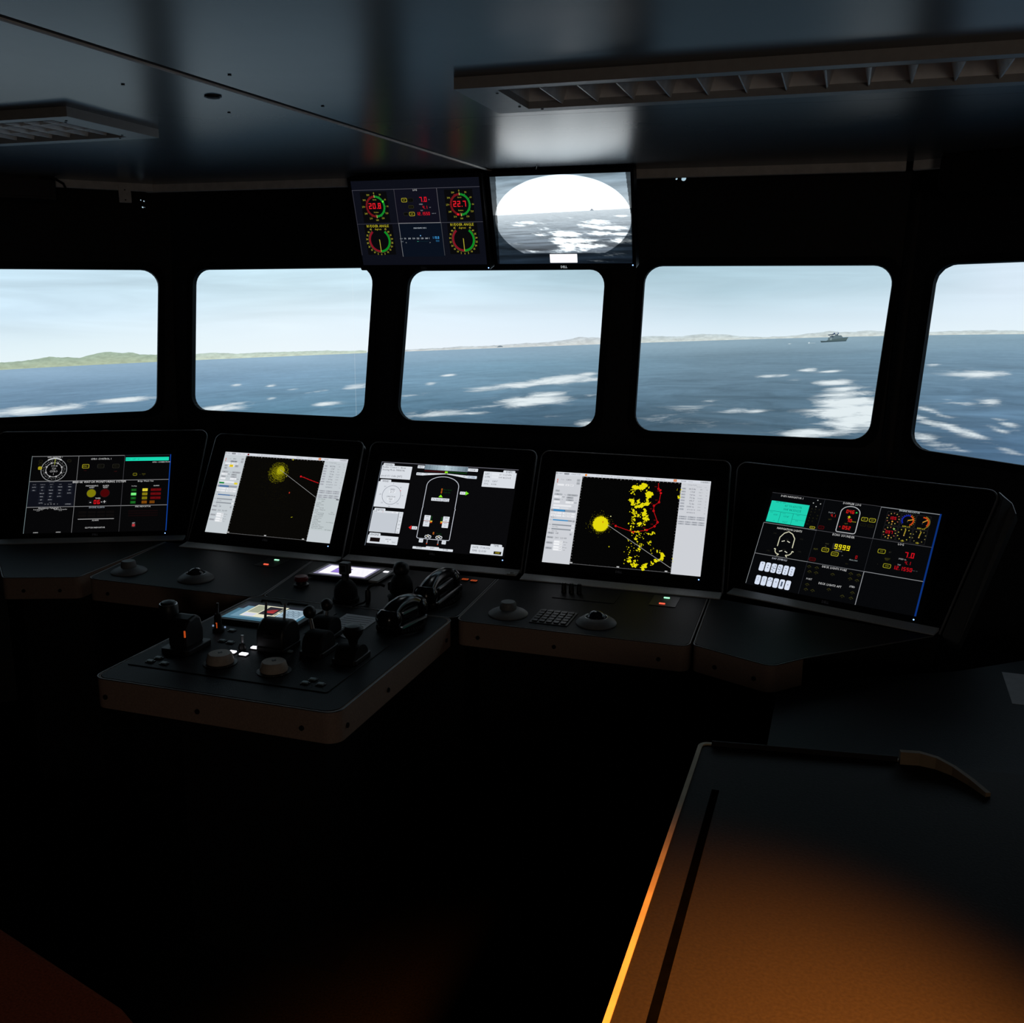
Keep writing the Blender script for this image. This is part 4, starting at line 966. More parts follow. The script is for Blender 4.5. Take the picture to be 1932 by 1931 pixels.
    for u in (.446, .525):
        A.group('propeller_mark#%g' % u)
        A.arc(u-.013, .840, .014, .008, 0, 360, (214,218,222), 2, 12); A.arc(u+.013, .840, .014, .008, 0, 360, (214,218,222), 2, 12); A.arc(u, .830, .012, .007, 0, 360, (214,218,222), 2, 12); A.disc(u-.006, .832, .006, (210,190,110), 3, 8)
        A.line([(u,.868),(u,.915)], (128,132,138), .012, 1); A.line([(u,.915),(u-.001,.926)], (200,60,20), .012, 2)
    for u in (.402, .566): A.group('angle_box#%g' % u); A.rr(u-.015, .872, u+.015, .912, P, 1, .005); A.text('0.0', u, .892, .014, K, 3)
    A.group('mode_tabs'); A.rr(.351, .962, .640, .989, P, 1, .006); A.rr(.445, .950, .540, .985, P, 1.2, .008)
    for u, t in ((.398,'NIGHT'),(.492,'DAY'),(.588,'DUSK')): A.text(t, u, .972 if t != 'DAY' else .966, .018, K, 3)
    A.group('time_card'); A.rr(.759, .888, .986, .985, P, 1, .006); A.rr(.893, .864, .973, .905, P, 1.2, .010); A.text('TIME', .933, .880, .021, K, 3)
    A.text('DATE: 17.08.2026', .772, .914, .020, K, 3, 'l'); A.text('TIME: 12:15:50', .772, .952, .020, K, 3, 'l'); A.rect(.923, .942, .975, .973, (24,22,10), 2); A.text('SWAP', .949, .957, .015, (210,190,40), 3)

def screen_deck(A):
    A.group('background'); A.rect(0, 0, 1, 1, (6,7,9), 0)
    A.group('grid_lines')
    A.rect(.0, 0, .665, .004, DIM, 1); A.rect(.665, .003, .99, .010, (130,134,138), 1)
    for v in (.333, .667): A.rect(0, v-.003, .993, v+.003, DIM if v < .5 else (96,98,102), 1)
    A.rect(.003, .331, .335, .337, (120,122,124), 2); A.rect(0, .664, .335, .669, (120,122,124), 2); A.rect(.667, .664, .99, .670, (130,132,136), 2)
    A.rect(.0, .333, .003, .99, (130,134,138), 1); A.rect(.332, .004, .334, 1, (40,42,48), 1); A.rect(.665, .004, .6675, .333, (110,112,116), 1); A.rect(.665, .34, .667, .66, (44,46,50), 1); A.rect(.665, .667, .669, 1, (140,142,146), 1); A.rect(.990, 0, 1, 1, (10,46,116), 1)
    A.group('navigator_panel'); T = (30,206,176); D = (10,104,96)
    A.text('DGPS NAVIGATOR 1', .132, .026, .019, WHT); A.rect(.011, .088, .252, .318, T, 1)
    A.text('60°10.6311\'N', .155, .125, .024, D); A.text('004°44.5502\'E', .155, .165, .024, D); A.rect(.011, .197, .252, .200, D, 2); A.rect(.088, .2, .090, .318, D, 2); A.rect(.168, .2, .170, .318, D, 2); A.rect(.17, .257, .252, .259, D, 2); A.text('TIME  2D  DIFF', .07, .100, .012, D)
    for u, v, t in ((.06,.235,'0.00'),(.13,.24,'119.8°'),(.06,.298,'6.6'),(.13,.298,'162.7'),(.03,.212,'SOG'),(.11,.212,'COG'),(.2,.212,'WPT'),(.2,.270,'XTE')): A.text(t, u, v, .018 if len(t) > 3 and t[0].isdigit() else .011, D)
    for a in range(4): A.disc(.292+.022*math.cos(a*1.571), .058+.034*math.sin(a*1.571), .006, (170,172,170), 2, 8)
    for r in range(5):
        for k in range(3): A.text('ABC MNU'[k+r % 3], .272+k*.022, .12+r*.032, .012, (52,52,26))
    key(A, .305, .312, .034, .026, (176,170,40), 'ENT', th=.006); A.text('OFF', .268, .285, .012, (40,40,20))
    A.group('doppler_hull')
    top = [(.446+.0560*(1-math.cos(a)), .110-.068*math.sin(a)) for a in [i*math.pi/16 for i in range(17)]]
    A.line(top+[(.560,.296),(.556,.312),(.548,.316),(.456,.316),(.448,.312),(.446,.296),(.446,.108)], (176,178,180), .008, 2)
    A.group('doppler_panel'); A.text('DOPPLER LOG', .498, .017, .020, WHT)
    A.seg7('046', .503, .098, .036, (220,30,24)); A.poly([(.533,.090),(.533,.108),(.545,.099)], (40,200,80), 2); A.poly([(.492,.155),(.502,.138),(.512,.155),(.506,.155),(.506,.166),(.498,.166),(.498,.155)], (200,190,30), 2)
    A.seg7('70', .510, .187, .034, (220,30,24)); A.text('knots', .536, .193, .014, (170,160,40)); A.seg7('052', .505, .265, .036, (220,30,24)); A.disc(.463, .262, .007, (170,20,30), 2, 8)
    A.seg7('4.1', .410, .161, .028, (200,28,24)); A.text('Depth m', .395, .132, .013, (150,154,156)); A.text('WT', .395, .205, .015, (64,62,24)); A.text('WT', .495, .225, .015, (90,86,30))
    A.group('doppler_key'); key(A, .592, .153, .038, .042, (176,170,44), 'BT'); A.group('doppler_key#2'); key(A, .637, .153, .038, .042, (176,170,44), 'WT'); key(A, .592, .21, .036, .03, (24,24,18), 'DIM'); key(A, .635, .212, .036, .03, (26,26,18), 'ALM'); key(A, .357, .298, .036, .036, (86,10,14), 'FAIL', fill=(14,4,5))
    A.group('engine_gauge_title')
    A.text('ENGINE INDICATOR', .827, .019, .015, (190,200,204))
    for r in range(2):
        for c in range(3):
            U = .748+c*.0815; V = .107+r*.143; A.group('engine_gauge#%d%d' % (r, c)); A.frame(U-.039, V-.068, U+.039, V+.070, (32,32,32), .004, 1)
            if c == 0:
                for k in range(12): A.tick(U, V, .048, .060, k*30, (150,140,70) if k % 2 else (140,80,60), .009)
                A.seg7('105' if r == 0 else '097', U, V-.004, .030, (196,16,28), 3); A.disc(U, V+.030, .008, (206,140,50), 3, 10); A.disc(U, V+.058, .006, (150,130,50), 3, 8)
                if r: A.tick(U, V, .045, .060, 40, (130,190,100), .012, 3)
            elif r == 0:
                if c == 1: A.arc(U, V, .050, .012, -130, 20, (20,34,150), 2, 20)
                A.arc(U, V, .050, .012, 20 if c == 1 else -5, 150 if c == 1 else 130, (196,66,20), 2, 20)
                for k in range(17): A.tick(U, V, .058, .066, -130+k*17.5 if c == 1 else 20+k*8, (170,140,40) if k > 8 or c == 2 else (60,60,120), .005, 2)
                A.tick(U, V, .0, .050, 72 if c == 1 else 54, (206,150,50), .008, 4); A.text('RPM x10', U, V+.062, .014, (196,180,40)); A.disc(U, V+.012, .004, (90,90,90), 3, 8)
            else:
                for k in range(10): A.tick(U, V, .052, .062, k*36, (170,160,60) if c == 1 else (120,110,60), .008)
                A.tick(U, V, 0, .052, 5 if c == 1 else 10, (150,130,40), .010, 3); A.disc(U, V+.008, .006, (200,160,80), 3, 8); A.text('bar', U, V+.062, .016, (196,180,40))
    A.group('navigation_light_panel')
    A.text('NAVIGATION LIGHTS', .173, .371, .020, (220,220,214)); C = (206,204,176)
    A.line([(.128,.558),(.128,.464),(.148,.415),(.173,.392),(.200,.412),(.220,.456),(.221,.555)], C, .009, 2)
    A.line([(.112,.590),(.122,.588),(.122,.612),(.132,.634),(.150,.640),(.140,.655)], C, .009, 2); A.line([(.236,.594),(.226,.588),(.224,.612),(.212,.632),(.192,.640),(.204,.657)], C, .009, 2)
    for u, v, s in ((.155,.498,-1),(.188,.497,1),(.157,.603,-1),(.190,.605,1)): A.line([(u-.009,v+.006*-s),(u+.009,v+.006*s)], (220,218,200), .008, 2)
    for u, v in ((.09,.43),(.26,.45),(.08,.62),(.27,.58),(.175,.475),(.175,.585)): A.text('ON', u, v, .016, (34,34,26))
    A.group('echo_sounder')
    A.text('ECHO SOUNDER', .499, .351, .021, WHT); A.rect(.452, .438, .474, .496, (34,34,36), 1); A.rect(.474, .438, .552, .496, (24,22,6), 1); A.seg7('9999', .513, .467, .050, (236,222,30), 3)
    key(A, .417, .518, .044, .044, (186,178,40), 'LOW'); key(A, .478, .544, .044, .044, (186,178,40), 'HIGH'); A.text('DEPTH m', .495, .508, .012, (150,150,146)); A.text('m', .523, .546, .012, (120,120,110)); A.text('ALM', .36, .525, .016, (80,78,30)); A.text('MAX', .418, .455, .012, (70,70,44)); A.text('50', .414, .483, .012, (90,90,60))
    A.seg7('0', .606, .542, .032, (170,16,22)); A.text('Alarm limit', .592, .575, .013, (160,170,172)); key(A, .358, .633, .040, .036, (96,10,14), 'ALARM', fill=(16,4,5)); A.text('dim', .56, .62, .014, (40,38,20))
    A.group('speed_log')
    A.text('LOG', .827, .349, .020, WHT); A.seg7('7.0', .890, .441, .052, (206,14,30), 3); A.text('SPEED kn', .855, .489, .013, (170,172,174)); A.seg7('4.1', .890, .518, .032, (170,12,24), 3); A.text('TRIP', .845, .548, .012, (160,162,164)); A.seg7('12.1550', .870, .580, .036, (196,12,26), 3); A.text('naut. mi', .935, .580, .011, (80,84,88))
    key(A, .733, .444, .044, .044, (160,156,36), 'WT'); key(A, .782, .577, .044, .044, (160,156,36), 'GND'); A.text('RESET', .775, .508, .014, (74,72,24)); A.text('TRIP', .773, .522, .012, (60,58,20)); A.text('BT', .78, .442, .014, (50,50,40)); A.text('h', .73, .573, .012, (40,40,30))
    A.group('day_symbol_title')
    A.text('DAY SYMBOLS', .165, .690, .018, (190,194,204))
    pips = {0: [(0,-.3)], 1: [(0,-.2),(0,.05)], 2: [(.2,-.25),(-.2,-.1),(.25,0),(0,.02),(-.25,.18),(0,.3)], 3: [(-.2,-.25),(.05,-.22),(.25,-.05),(-.2,0),(0,.05),(.2,.2),(-.05,.3)], 4: [(0,-.2),(0,.06),(0,.3)], 5: [(0,-.2),(0,.06),(0,.3)]}
    for r in range(2):
        for k in range(6):
            u = .070+k*.0375; v = .790+r*.145; A.group('day_symbol_key#%d%d' % (r, k)); A.rr(u-.0155, v-.048, u+.0155, v+.048, (212,222,240), 1, .014)
            P = pips[k] if r == 0 else [[(0,-.2),(0,.0)],[(0,-.18),(0,0)],[(0,-.3),(-.25,-.15),(.25,-.12)],[(0,-.12)],[],[(0,-.05)]][k]
            for x, y in P: A.disc(u+x*.032, v+y*.096, .0055, (92,102,120) if r == 0 or k > 1 else (150,160,176), 2, 8)
            if r and k == 4: A.rect(u-.005, v-.026, u+.005, v+.024, (70,84,104), 2)
    A.group('deck_light_panel')
    A.text('DECK LIGHTS FORE', .498, .687, .020, WHT); A.text('DECK LIGHTS AFT', .499, .856, .020, WHT); A.text('PORT', .372, .834, .017, WHT); A.text('STBD', .625, .834, .017, WHT)
    for u, v in ((.352,.715),(.398,.715),(.362,.765),(.402,.765),(.498,.752),(.598,.715),(.644,.715),(.602,.765),(.642,.77),(.37,.895),(.41,.945),(.37,.945),(.5,.905),(.585,.945),(.635,.895),(.635,.948)):
        A.line([(u-.012,v),(u,v-.016),(u+.012,v)], (58,56,20), .005, 2); A.text('LT', u, v+.006, .010, (70,66,26))

def screen_rudder(A):
    A.group('background'); A.rect(0, 0, 1, 1, (13,15,24), 0)
    A.rect(.335, .110, .670, .506, (15,15,26), .5); A.rect(.335, .506, .676, .9, (9,16,28), .5)
    for a in (.06, .725): A.rect(a, .13, a+.215, .49, (8,8,10), .5); A.rect(a-.005, .515, a+.225, .875, (8,8,10), .5)
    A.group('grid_lines')
    A.rect(0, .106, 1, .111, (74,74,84), 1); A.rect(0, .502, .335, .506, (62,62,72), 1); A.rect(.335, .500, .672, .507, (128,128,132), 1); A.rect(.672, .501, 1, .506, (70,70,78), 1)
    A.rect(.001, .11, .004, .88, (60,60,70), 1); A.rect(.335, .11, .338, .5, (70,68,76), 1); A.rect(.337, .506, .341, .9, (112,114,118), 1); A.rect(.668, .11, .672, .5, (84,82,88), 1); A.rect(.672, .506, .676, .89, (66,68,74), 1)
    for nm, U, num, hot in (('wind_gauge#1', .172, '20.8', 62), ('wind_gauge#2', .838, '22.7', 200)):
        A.group(nm); V = .302; Yt = (168,162,52)
        for k in range(60):
            a = k*6
            if 3 < a < 177: c = (22,150,48)
            elif a > 183 and a < 357: c = (126,22,28)
            else: c = (190,180,90)
            A.tick(U, V, .104, .128 if a % 30 else .134, a, c, .0085, 1)
        A.tick(U, V, .108, .130, hot, (90,250,60) if hot < 180 else (255,30,40), .020, 3)
        A.text('0', U, V-.155, .026, Yt)
        for k in range(1, 12): A.polar_text(str(k*30), U, V, .158, k*30, .020, Yt)
        A.seg7(num, U, V-.008, .066, (232,26,40), 3); A.text('knots', U, V-.082, .016, Yt); A.text('Relative', U, V+.066, .015, Yt); A.text('HDG', U, V+.098, .011, (120,116,50))
    for nm, U in (('rudder_gauge#1', .166), ('rudder_gauge#2', .834)):
        A.group(nm); V = .703; Yt = (190,182,58)
        A.text('RUDDER ANGLE', U, .530, .030, (188,178,40)); A.text('degrees', U, .566, .022, (176,166,40))
        A.arc(U, V, .130, .024, 37, 180, (10,134,34), 1, 36); A.arc(U, V, .130, .024, 180, 323, (126,18,34), 1, 36); A.arc(U, V, .146, .002, 37, 323, (120,116,60), 1, 44)
        for k in range(-9, 10):
            A.polar_text(str(abs(k)*5), U, V, .167, 180-k*16, .021, Yt)
        A.tick(U, V-.006, 0, .142, 180, (168,160,50), .009, 3); A.line([(U-.001,.690),(U-.001,.70)], (168,160,50), .008, 3)
    A.group('speed_log')
    A.text('LOG', .501, .124, .020, (200,200,200)); A.seg7('7.0', .560, .233, .056, (230,20,40), 3); A.seg7('4.1', .566, .324, .036, (204,18,34), 3); A.seg7('12.1550', .546, .396, .036, (214,18,36), 3)
    key(A, .407, .236, .044, .048, (196,184,50), 'WT'); key(A, .458, .238, .044, .048, (30,30,28), 'BT'); key(A, .455, .315, .042, .036, (54,52,26), 'RESET'); key(A, .455, .398, .044, .048, (196,184,50), 'NM'); key(A, .408, .396, .038, .042, (36,36,34), 'h')
    A.text('kn', .603, .235, .012, (140,140,150)); A.text('SPEED', .535, .288, .014, (150,152,160)); A.text('nm', .604, .324, .012, (150,150,156)); A.text('TRIP', .535, .360, .013, (140,142,150)); A.text('naut. mi', .628, .394, .012, (150,152,160))
    A.group('heading_strip')
    A.text('PANORAMIC HDG', .504, .562, .015, (186,196,206)); A.rect(.497, .646, .504, .658, (120,180,230), 2)
    A.text('HDG', .345, .684, .013, (130,140,150))
    for k, t in enumerate(('90','100','110','120','130','140','1')): A.text(t, .375+k*.034 if k < 6 else .567, .684, .019, (200,210,216))
    A.text('ROT', .347, .720, .013, (130,140,150)); A.seg7('119.8', .620, .677, .028, (60,150,214), 3); A.seg7('10.0', .630, .715, .020, (40,110,160), 3); A.text('-30', .378, .732, .011, (170,176,180)); A.text('30', .570, .734, .011, (170,176,180)); A.rect(.468, .717, .480, .722, (60,150,120), 2); A.rect(.481, .718, .56, .721, (16,44,50), 2)

def fbm(x, y, seed, octv=4):
    out = np.zeros_like(x); amp = .5; tot = 0
    for o in range(octv):
        rng = np.random.default_rng(seed+o); lat = rng.random((64, 64))
        xi = np.floor(x).astype(int); yi = np.floor(y).astype(int); fx = x-xi; fy = y-yi; fx = fx*fx*(3-2*fx); fy = fy*fy*(3-2*fy)
        g = lambda a, b: lat[a % 64, b % 64]
        out += amp*((g(xi,yi)*(1-fx)+g(xi+1,yi)*fx)*(1-fy)+(g(xi,yi+1)*(1-fx)+g(xi+1,yi+1)*fx)*fy); tot += amp; amp *= .55; x = x*2.03+7.1; y = y*2.03+3.7
    return out/tot
def screen_lookout(A, parent):
    nx, ny = 360, 220
    u, v = np.meshgrid(np.arange(nx)/(nx-1), np.arange(ny)/(ny-1), indexing='ij')
    hor = .434+(.386-.434)*u
    d = np.clip(v-hor, 0, 1)
    sky = np.stack([np.interp(v, [0,.2,.4], [130,170,205]), np.interp(v, [0,.2,.4], [150,188,216]), np.interp(v, [0,.2,.4], [164,200,222])], -1)
    cl = fbm(u*5, v*26+u*2, 3, 4); sky = sky*(1+(cl[..., None]-.5)*.55*np.clip(1-v/.42, 0, 1)[..., None])
    r = 1/(d+.05); w = fbm(u*r*1.4, r*7, 21, 5)
    sea = np.stack([np.interp(d, [0,.12,.3,.6], [128,104,62,34]), np.interp(d, [0,.12,.3,.6], [142,120,78,46]), np.interp(d, [0,.12,.3,.6], [152,132,92,60])], -1)
    sea = sea*(1+(w[..., None]-.5)*np.clip(d*3.4, .1, 1.3)[..., None])
    foam = np.zeros_like(u)
    for a, b, c, e, s in ((.52,.66,.13,.035,1),(.50,.74,.10,.05,.9),(.60,.74,.16,.035,1),(.68,.80,.16,.03,.9),(.54,.80,.08,.06,1),(.76,.535,.11,.03,1),(.70,.57,.10,.025,.8),(.85,.60,.16,.03,.8),(.78,.66,.14,.03,.8),(.90,.67,.12,.022,.8),(.36,.60,.10,.022,.5),(.34,.665,.09,.03,.6),(.25,.525,.14,.018,.8),(.20,.555,.10,.012,.5),(.92,.745,.10,.035,.8),(.93,.47,.06,.012,.7),(.62,.84,.10,.03,.7),(.48,.86,.08,.03,.6),(.27,.855,.10,.022,.4),(.85,.90,.14,.03,.45),(.75,.97,.12,.03,.35),(.14,.76,.10,.02,.25),(.57,.48,.05,.008,.4),(.64,.46,.04,.006,.3)):
        foam = np.maximum(foam, s*np.exp(-(((u-a)/c)**2+((v-b-(u-a)*.06)/e)**2)))
    fn = fbm(u*24-v*9, v*78-u*9, 51, 5); t = np.clip((foam*1.2+(fn-.5)*1.6-.28)*1.25, 0, 1)*np.clip(foam*2.0, 0, 1)
    sea = sea*(1-t[..., None])+np.array([222,230,232])*t[..., None]
    hm = np.clip((v-hor)*200+.5, 0, 1)[..., None]; img = sky*(1-hm)+sea*hm
    sh = (np.abs(u-.721) < .013*(1-(hor-v)/.022)) & (v < hor+.004) & (v > hor-.020)
    ins = np.clip((1-(((u-.505)/.492)**2+((v-.49)/.487)**2))*60+.5, 0, 1)*np.clip((.878-v)*180+.5, 0, 1)
    L = np.vectorize(s2l)(np.clip(img, 0, 255))
    lum = L.mean(-1, keepdims=True)
    bright = (L*.5+lum*.5)*(np.interp(v, [0, .25, .36], [3.6, 4.6, 6.0])[..., None]*(1-hm)+2.7*hm)+.02
    ins = ins[..., None]; L = ins*bright*np.array([1., 1.02, 1.02])+(1-ins)*L*np.where((v > hor)[..., None], .42, .95)
    L[sh] = (.30, .36, .42)
    edge = (u < .03+(v-.45)*-.03) | (u > .965+np.clip(v, 0, .45)*.06)
    L = np.where(edge[..., None], L*.18, L)
    X, Y = (u-.5)*SW, (.5-v)*SH; V = np.stack([X, Y, np.full_like(X, -.0011)], -1).reshape(-1, 3)
    i = np.arange(nx-1)[:, None]*ny+np.arange(ny-1)[None, :]; F = np.stack([i, i+1, i+ny+1, i+ny], -1).reshape(-1, 4)
    me = bpy.data.meshes.new('lookout_picture'); me.from_pydata(V.tolist(), [], F.tolist()); me.materials.append(DISPLAY)
    c = np.ones((len(V), 4), np.float32); c[:, :3] = np.clip(L, 0, 3.0).reshape(-1, 3)
    me.attributes.new('Col', 'FLOAT_COLOR', 'POINT').data.foreach_set('color', c.ravel()); me.update()
    link('lookout_picture', me, parent)
    A.group('blank_caption'); A.rr(.398, .888, .600, .990, (255,252,255), 3, .006)

# ------------------------------------------------------------------ the row of console bays, each with its flush monitor
BAYS = [  # centre of the screen, yaw, tilt, panel outline in the panel plane, painter, labels
 ((-1.589,3.696,.957), 7.2, 32.8, [(-.339,-.205),(.335,-.205),(.395,.262),(-.400,.262)], screen_gyro,
  'leftmost console bay, angled inwards, around the dark instrument screen with a turquoise bar', 'flush monitor with gyro dial and bridge watch keys, turquoise bar top right', (.314,.017)),
 ((-.866,3.522,.985), -18.6, 29.5, [(-.322,-.209),(.318,-.209),(.306,.231),(-.318,.231)], screen_radar_a,
  'console bay around the radar screen with the small yellow glow near its top', 'flush radar monitor with small yellow clutter patch near the top', None),
 ((-.25,3.366,.978), -17.4, 30.1, [(-.312,-.211),(.326,-.211),(.314,.234),(-.316,.234)], screen_conning,
  'centre console bay around the ship outline screen, behind the telephone handsets', 'flush monitor showing a white ship outline with speed and wind cards', None),
 ((.371,3.123,.986), -18.4, 29.5, [(-.313,-.206),(.331,-.206),(.314,.233),(-.320,.233)], screen_radar_b,
  'console bay around the radar screen with scattered yellow land echoes', 'flush radar monitor with yellow land echoes and a red dotted route', None),
 ((.995,2.884,.957), -37.7, 32.5, [(-.310,-.200),(.330,-.197),(.398,.252),(-.408,.252)], screen_deck,
  'rightmost console bay, angled inwards, around the deck light and day symbol screen', 'flush monitor with turquoise navigator box and two rows of white symbols', None)]
DZ = .80
def uv_local(M, u, v): return M.inverted() @ G(u, v, 0)
for i, (c, yaw, tilt, outl, paint, lb1, lb2, _) in enumerate(BAYS):
    ty, tt = R(yaw), R(tilt)
    B = Matrix.Translation((c[0], c[1], 0)) @ Matrix.Rotation(ty, 4, 'Z')
    bay = empty('console_bay', (c[0], c[1], 0), ty, lb1, 'console', 'console bays in a row under the windows')
    P = Matrix.Translation((0, 0, c[2])) @ Matrix.Rotation(math.pi/2-tt, 4, 'X')         # panel plane inside the bay
    side = i in (0, 4)
    rp = rpoly(outl, [.004, .004, .026, .026], 6)
    hole = [(-SW/2-.0165, -SH/2-.019), (SW/2+.0165, -SH/2-.019), (SW/2+.0165, SH/2+.0165), (-SW/2-.0165, SH/2+.0165)]
    mb = MB(); mb.prism(rp, -.030, -.001, P, holes=[hole]); mb.build('monitor_panel', M_panel, bay)
    mb = MB()
    ring = [p for p in rp if p[1] > outl[0][1]+.01]
    path = [outl[1]]+ring[:]; 
    path = [outl[1]]+[p for p in rp if p[1] > outl[0][1]+.012]+[outl[0]]
    mb.tube([P @ Vector((p[0], p[1], -.004)) for p in path], .0036, 8); mb.build('edge_trim', M_edge, bay, smooth=True)
    # body behind the panel
    zb = c[2]+outl[0][1]*math.cos(tt); yb = outl[0][1]*math.sin(tt); zt = c[2]+outl[2][1]*math.cos(tt); yt = outl[2][1]*math.sin(tt)
    n = Vector((0, math.cos(tt), -math.sin(tt)))*.031
    mb = MB(); xs0, xs1 = outl[0][0]+.006, outl[1][0]-.006; xt0, xt1 = outl[3][0]+.012, outl[2][0]-.012
    q = [Vector((0, yb+.01, .60)), Vector((0, yb, zb))+n, Vector((0, yt, zt-.012))+n, Vector((0, yt+.10, zt-.05)), Vector((0, yt+.10, .60))]
    xa = [xs0+.02, xs0, xt0, xt0+.07, xs0+.07]; xb = [xs1-.02, xs1, xt1, xt1-.07, xs1-.07]
    vs = [(a, p.y, p.z) for a, p in zip(xa, q)]+[(b, p.y, p.z) for b, p in zip(xb, q)]
    mb.add(vs, [(4,3,2,1,0), (5,6,7,8,9)]+[(k, (k+1) % 5, (k+1) % 5+5, k+5) for k in range(5)])
    mb.build('rear_cabinet', M_base, bay)
    if i == 4:                                     # thick rounded cheek on the free right side
        mb = MB(); a0 = Vector(outl[1]+(0,)); a1 = Vector(outl[2]+(0,))
        pg = [(outl[1][0]+.004, outl[1][1]), (outl[1][0]+.030, outl[1][1]), (outl[2][0]+.030, outl[2][1]-.05), (outl[2][0]-.012, outl[2][1]+.006), (outl[2][0]-.004, outl[2][1]-.02)]
        b0 = [(.336,-.20,-.004),(.404,.235,-.004),(.39,.256,-.004),(.425,.245,-.06),(.440,.215,-.06),(.372,-.20,-.06)]
        vs = [P @ Vector(p) for p in b0]+[P @ Vector((p[0]-.002, p[1], -.12)) for p in b0]
        mb.add(vs, [(0,5,4,3,2,1),(6,7,8,9,10,11)]+[(k, (k+1) % 6, (k+1) % 6+6, k+6) for k in range(6)])
        mb.build('side_cheek', M_cheek, bay, bevel=.006)
    # sill and desk
    x0, x1 = outl[0][0], outl[1][0]; ysill = yb-.050
    if i == 4: x0 += .022
    mb = MB(); mb.add([(x0,yb-.001,DZ+.010),(x1,yb-.001,DZ+.010),(x1,ysill,DZ+.004),(x0,ysill,DZ+.004),(x0,yb-.001,DZ+.0005),(x1,yb-.001,DZ+.0005),(x1,ysill,DZ+.0005),(x0,ysill,DZ+.0005)],
                      [(3,2,1,0),(4,5,6,7),(0,1,5,4),(1,2,6,5),(2,3,7,6),(3,0,4,7)]); mb.build('sill', M_sill, bay, bevel=.0010)
    x0 = outl[0][0]
    Bi = B.inverted()
    if i in (1, 2, 3):
        yf = (Bi @ G(-1.3, 2.487 if i != 2 else 2.502)).y
        l0 = (Bi @ G(*{1:(-2.272,2.487), 2:(-1.628,2.502), 3:(-.984,2.487)}[i])); l1 = (Bi @ G(*{1:(-1.634,2.487), 2:(-.990,2.502), 3:(-.322,2.487)}[i]))
        REAR = {1:((-2.340,2.975),(-1.697,2.932)), 2:((-1.691,2.932),(-1.013,2.920)), 3:((-1.006,2.920),(-.330,2.945))}[i]
        r0 = Bi @ G(*REAR[0]); r1 = Bi @ G(*REAR[1])
        poly = [(r0.x, r0.y), (l0.x, l0.y), (l1.x, l1.y), (r1.x, r1.y)]
        rr_ = [0, .028, .028, 0]
    elif i == 0:
        l0 = Bi @ G(-2.534, 2.400); l1 = Bi @ G(-2.309, 2.488); le = Bi @ G(-2.275, 2.52)
        r1 = Bi @ G(-2.346, 2.977); poly = [(x0+.002, ysill), (l0.x, l0.y), (l1.x, l1.y), (r1.x, r1.y)]; rr_ = [0, .022, .022, 0]
    else:
        l0 = Bi @ G(-.313, 2.505); l1 = Bi @ G(-.105, 2.412); l2 = Bi @ G(-.030, 2.497)
        r0 = Bi @ G(-.322, 2.945); poly = [(r0.x, r0.y), (l0.x, l0.y), (l1.x, l1.y), (l2.x, l2.y), (x1-.002, ysill)]; rr_ = [0, .022, .03, .02, 0]
    dp = rpoly(poly, rr_, 6)
    TOP = .022
    cen = Vector((sum(p[0] for p in dp)/len(dp), sum(p[1] for p in dp)/len(dp)))
    mb = MB(); mb.prism([(p[0]-.0035*(1 if p[0] > cen.x else -1), p[1]+(.0045 if p[1] < cen.y else 0)) for p in dp], DZ-.014, DZ); mb.build('desk_top', M_desk, bay)
    ed = list(dp); mb = MB(); mb.tube([(p[0], p[1], DZ-.0012) for p in ed], .0018, 6); mb.build('desk_edge_highlight', M_edge, bay, smooth=True)  # thin added band, stands in for the highlight along the desk edge
    # fascia: the beige band that wraps the desk edge below the top (walls of the outline except the sill side)
    if i != 2:
        mb = MB(); fl = dp
        k = len(fl); inner = []
        for a in range(k):
            p = Vector(fl[a]); d0 = (p-Vector(fl[a-1])); d1 = (Vector(fl[(a+1) % k])-p)
            nn = (Vector((-d0.y, d0.x)).normalized()+Vector((-d1.y, d1.x)).normalized())
            inner.append(tuple(p+nn.normalized()*.004))
        for a in range(k-1):
            p0, p1, q0, q1 = fl[a], fl[a+1], inner[a], inner[a+1]
            if i == 4 and min(p0[0], p1[0]) > l1.x+.032: continue
            mb.add([(p0[0],p0[1],DZ-.0012),(p1[0],p1[1],DZ-.0012),(p1[0],p1[1],DZ-.074),(p0[0],p0[1],DZ-.074),(q0[0],q0[1],DZ-.0012),(q1[0],q1[1],DZ-.0012),(q1[0],q1[1],DZ-.074),(q0[0],q0[1],DZ-.074)],
                   [(0,1,2,3),(5,4,7,6),(0,4,5,1),(3,2,6,7)])
        for f in range(len(mb.f)): mb.f[f] = tuple(reversed(mb.f[f]))
        mb.build('fascia', M_fascia, bay, bevel=0)
        a, b = Vector((l0.x, l0.y, DZ-.046)), Vector((l1.x, l1.y, DZ-.046)); d = (b-a); nrm = Vector((d.y, -d.x, 0)).normalized()
        for w in ({0: (.26,.74), 1: (.12,.48,.9), 3: (.10,.44,.88), 4: (.30,.80)}[i]):
            p = a+d*w; mb = MB(); mb.cyl(p-nrm*.002, p+nrm*.0035, .0065, .0055, 12); mb.build('fascia_bolt', M_bolt, bay)
    mb = MB(); mb.prism([(p[0]*.93, p[1] if p[1] > ysill-.02 else p[1]*.80) for p in poly], 0.02 if i != 4 else .755, DZ-.016); mb.build('base_cabinet', M_base, bay)
    # monitor
    Mw = frame_matrix(c, ty, tt)
    mon = empty('flush_monitor', None, 0, lb2, 'monitor', 'flush monitors in the console row', mtx=Mw)
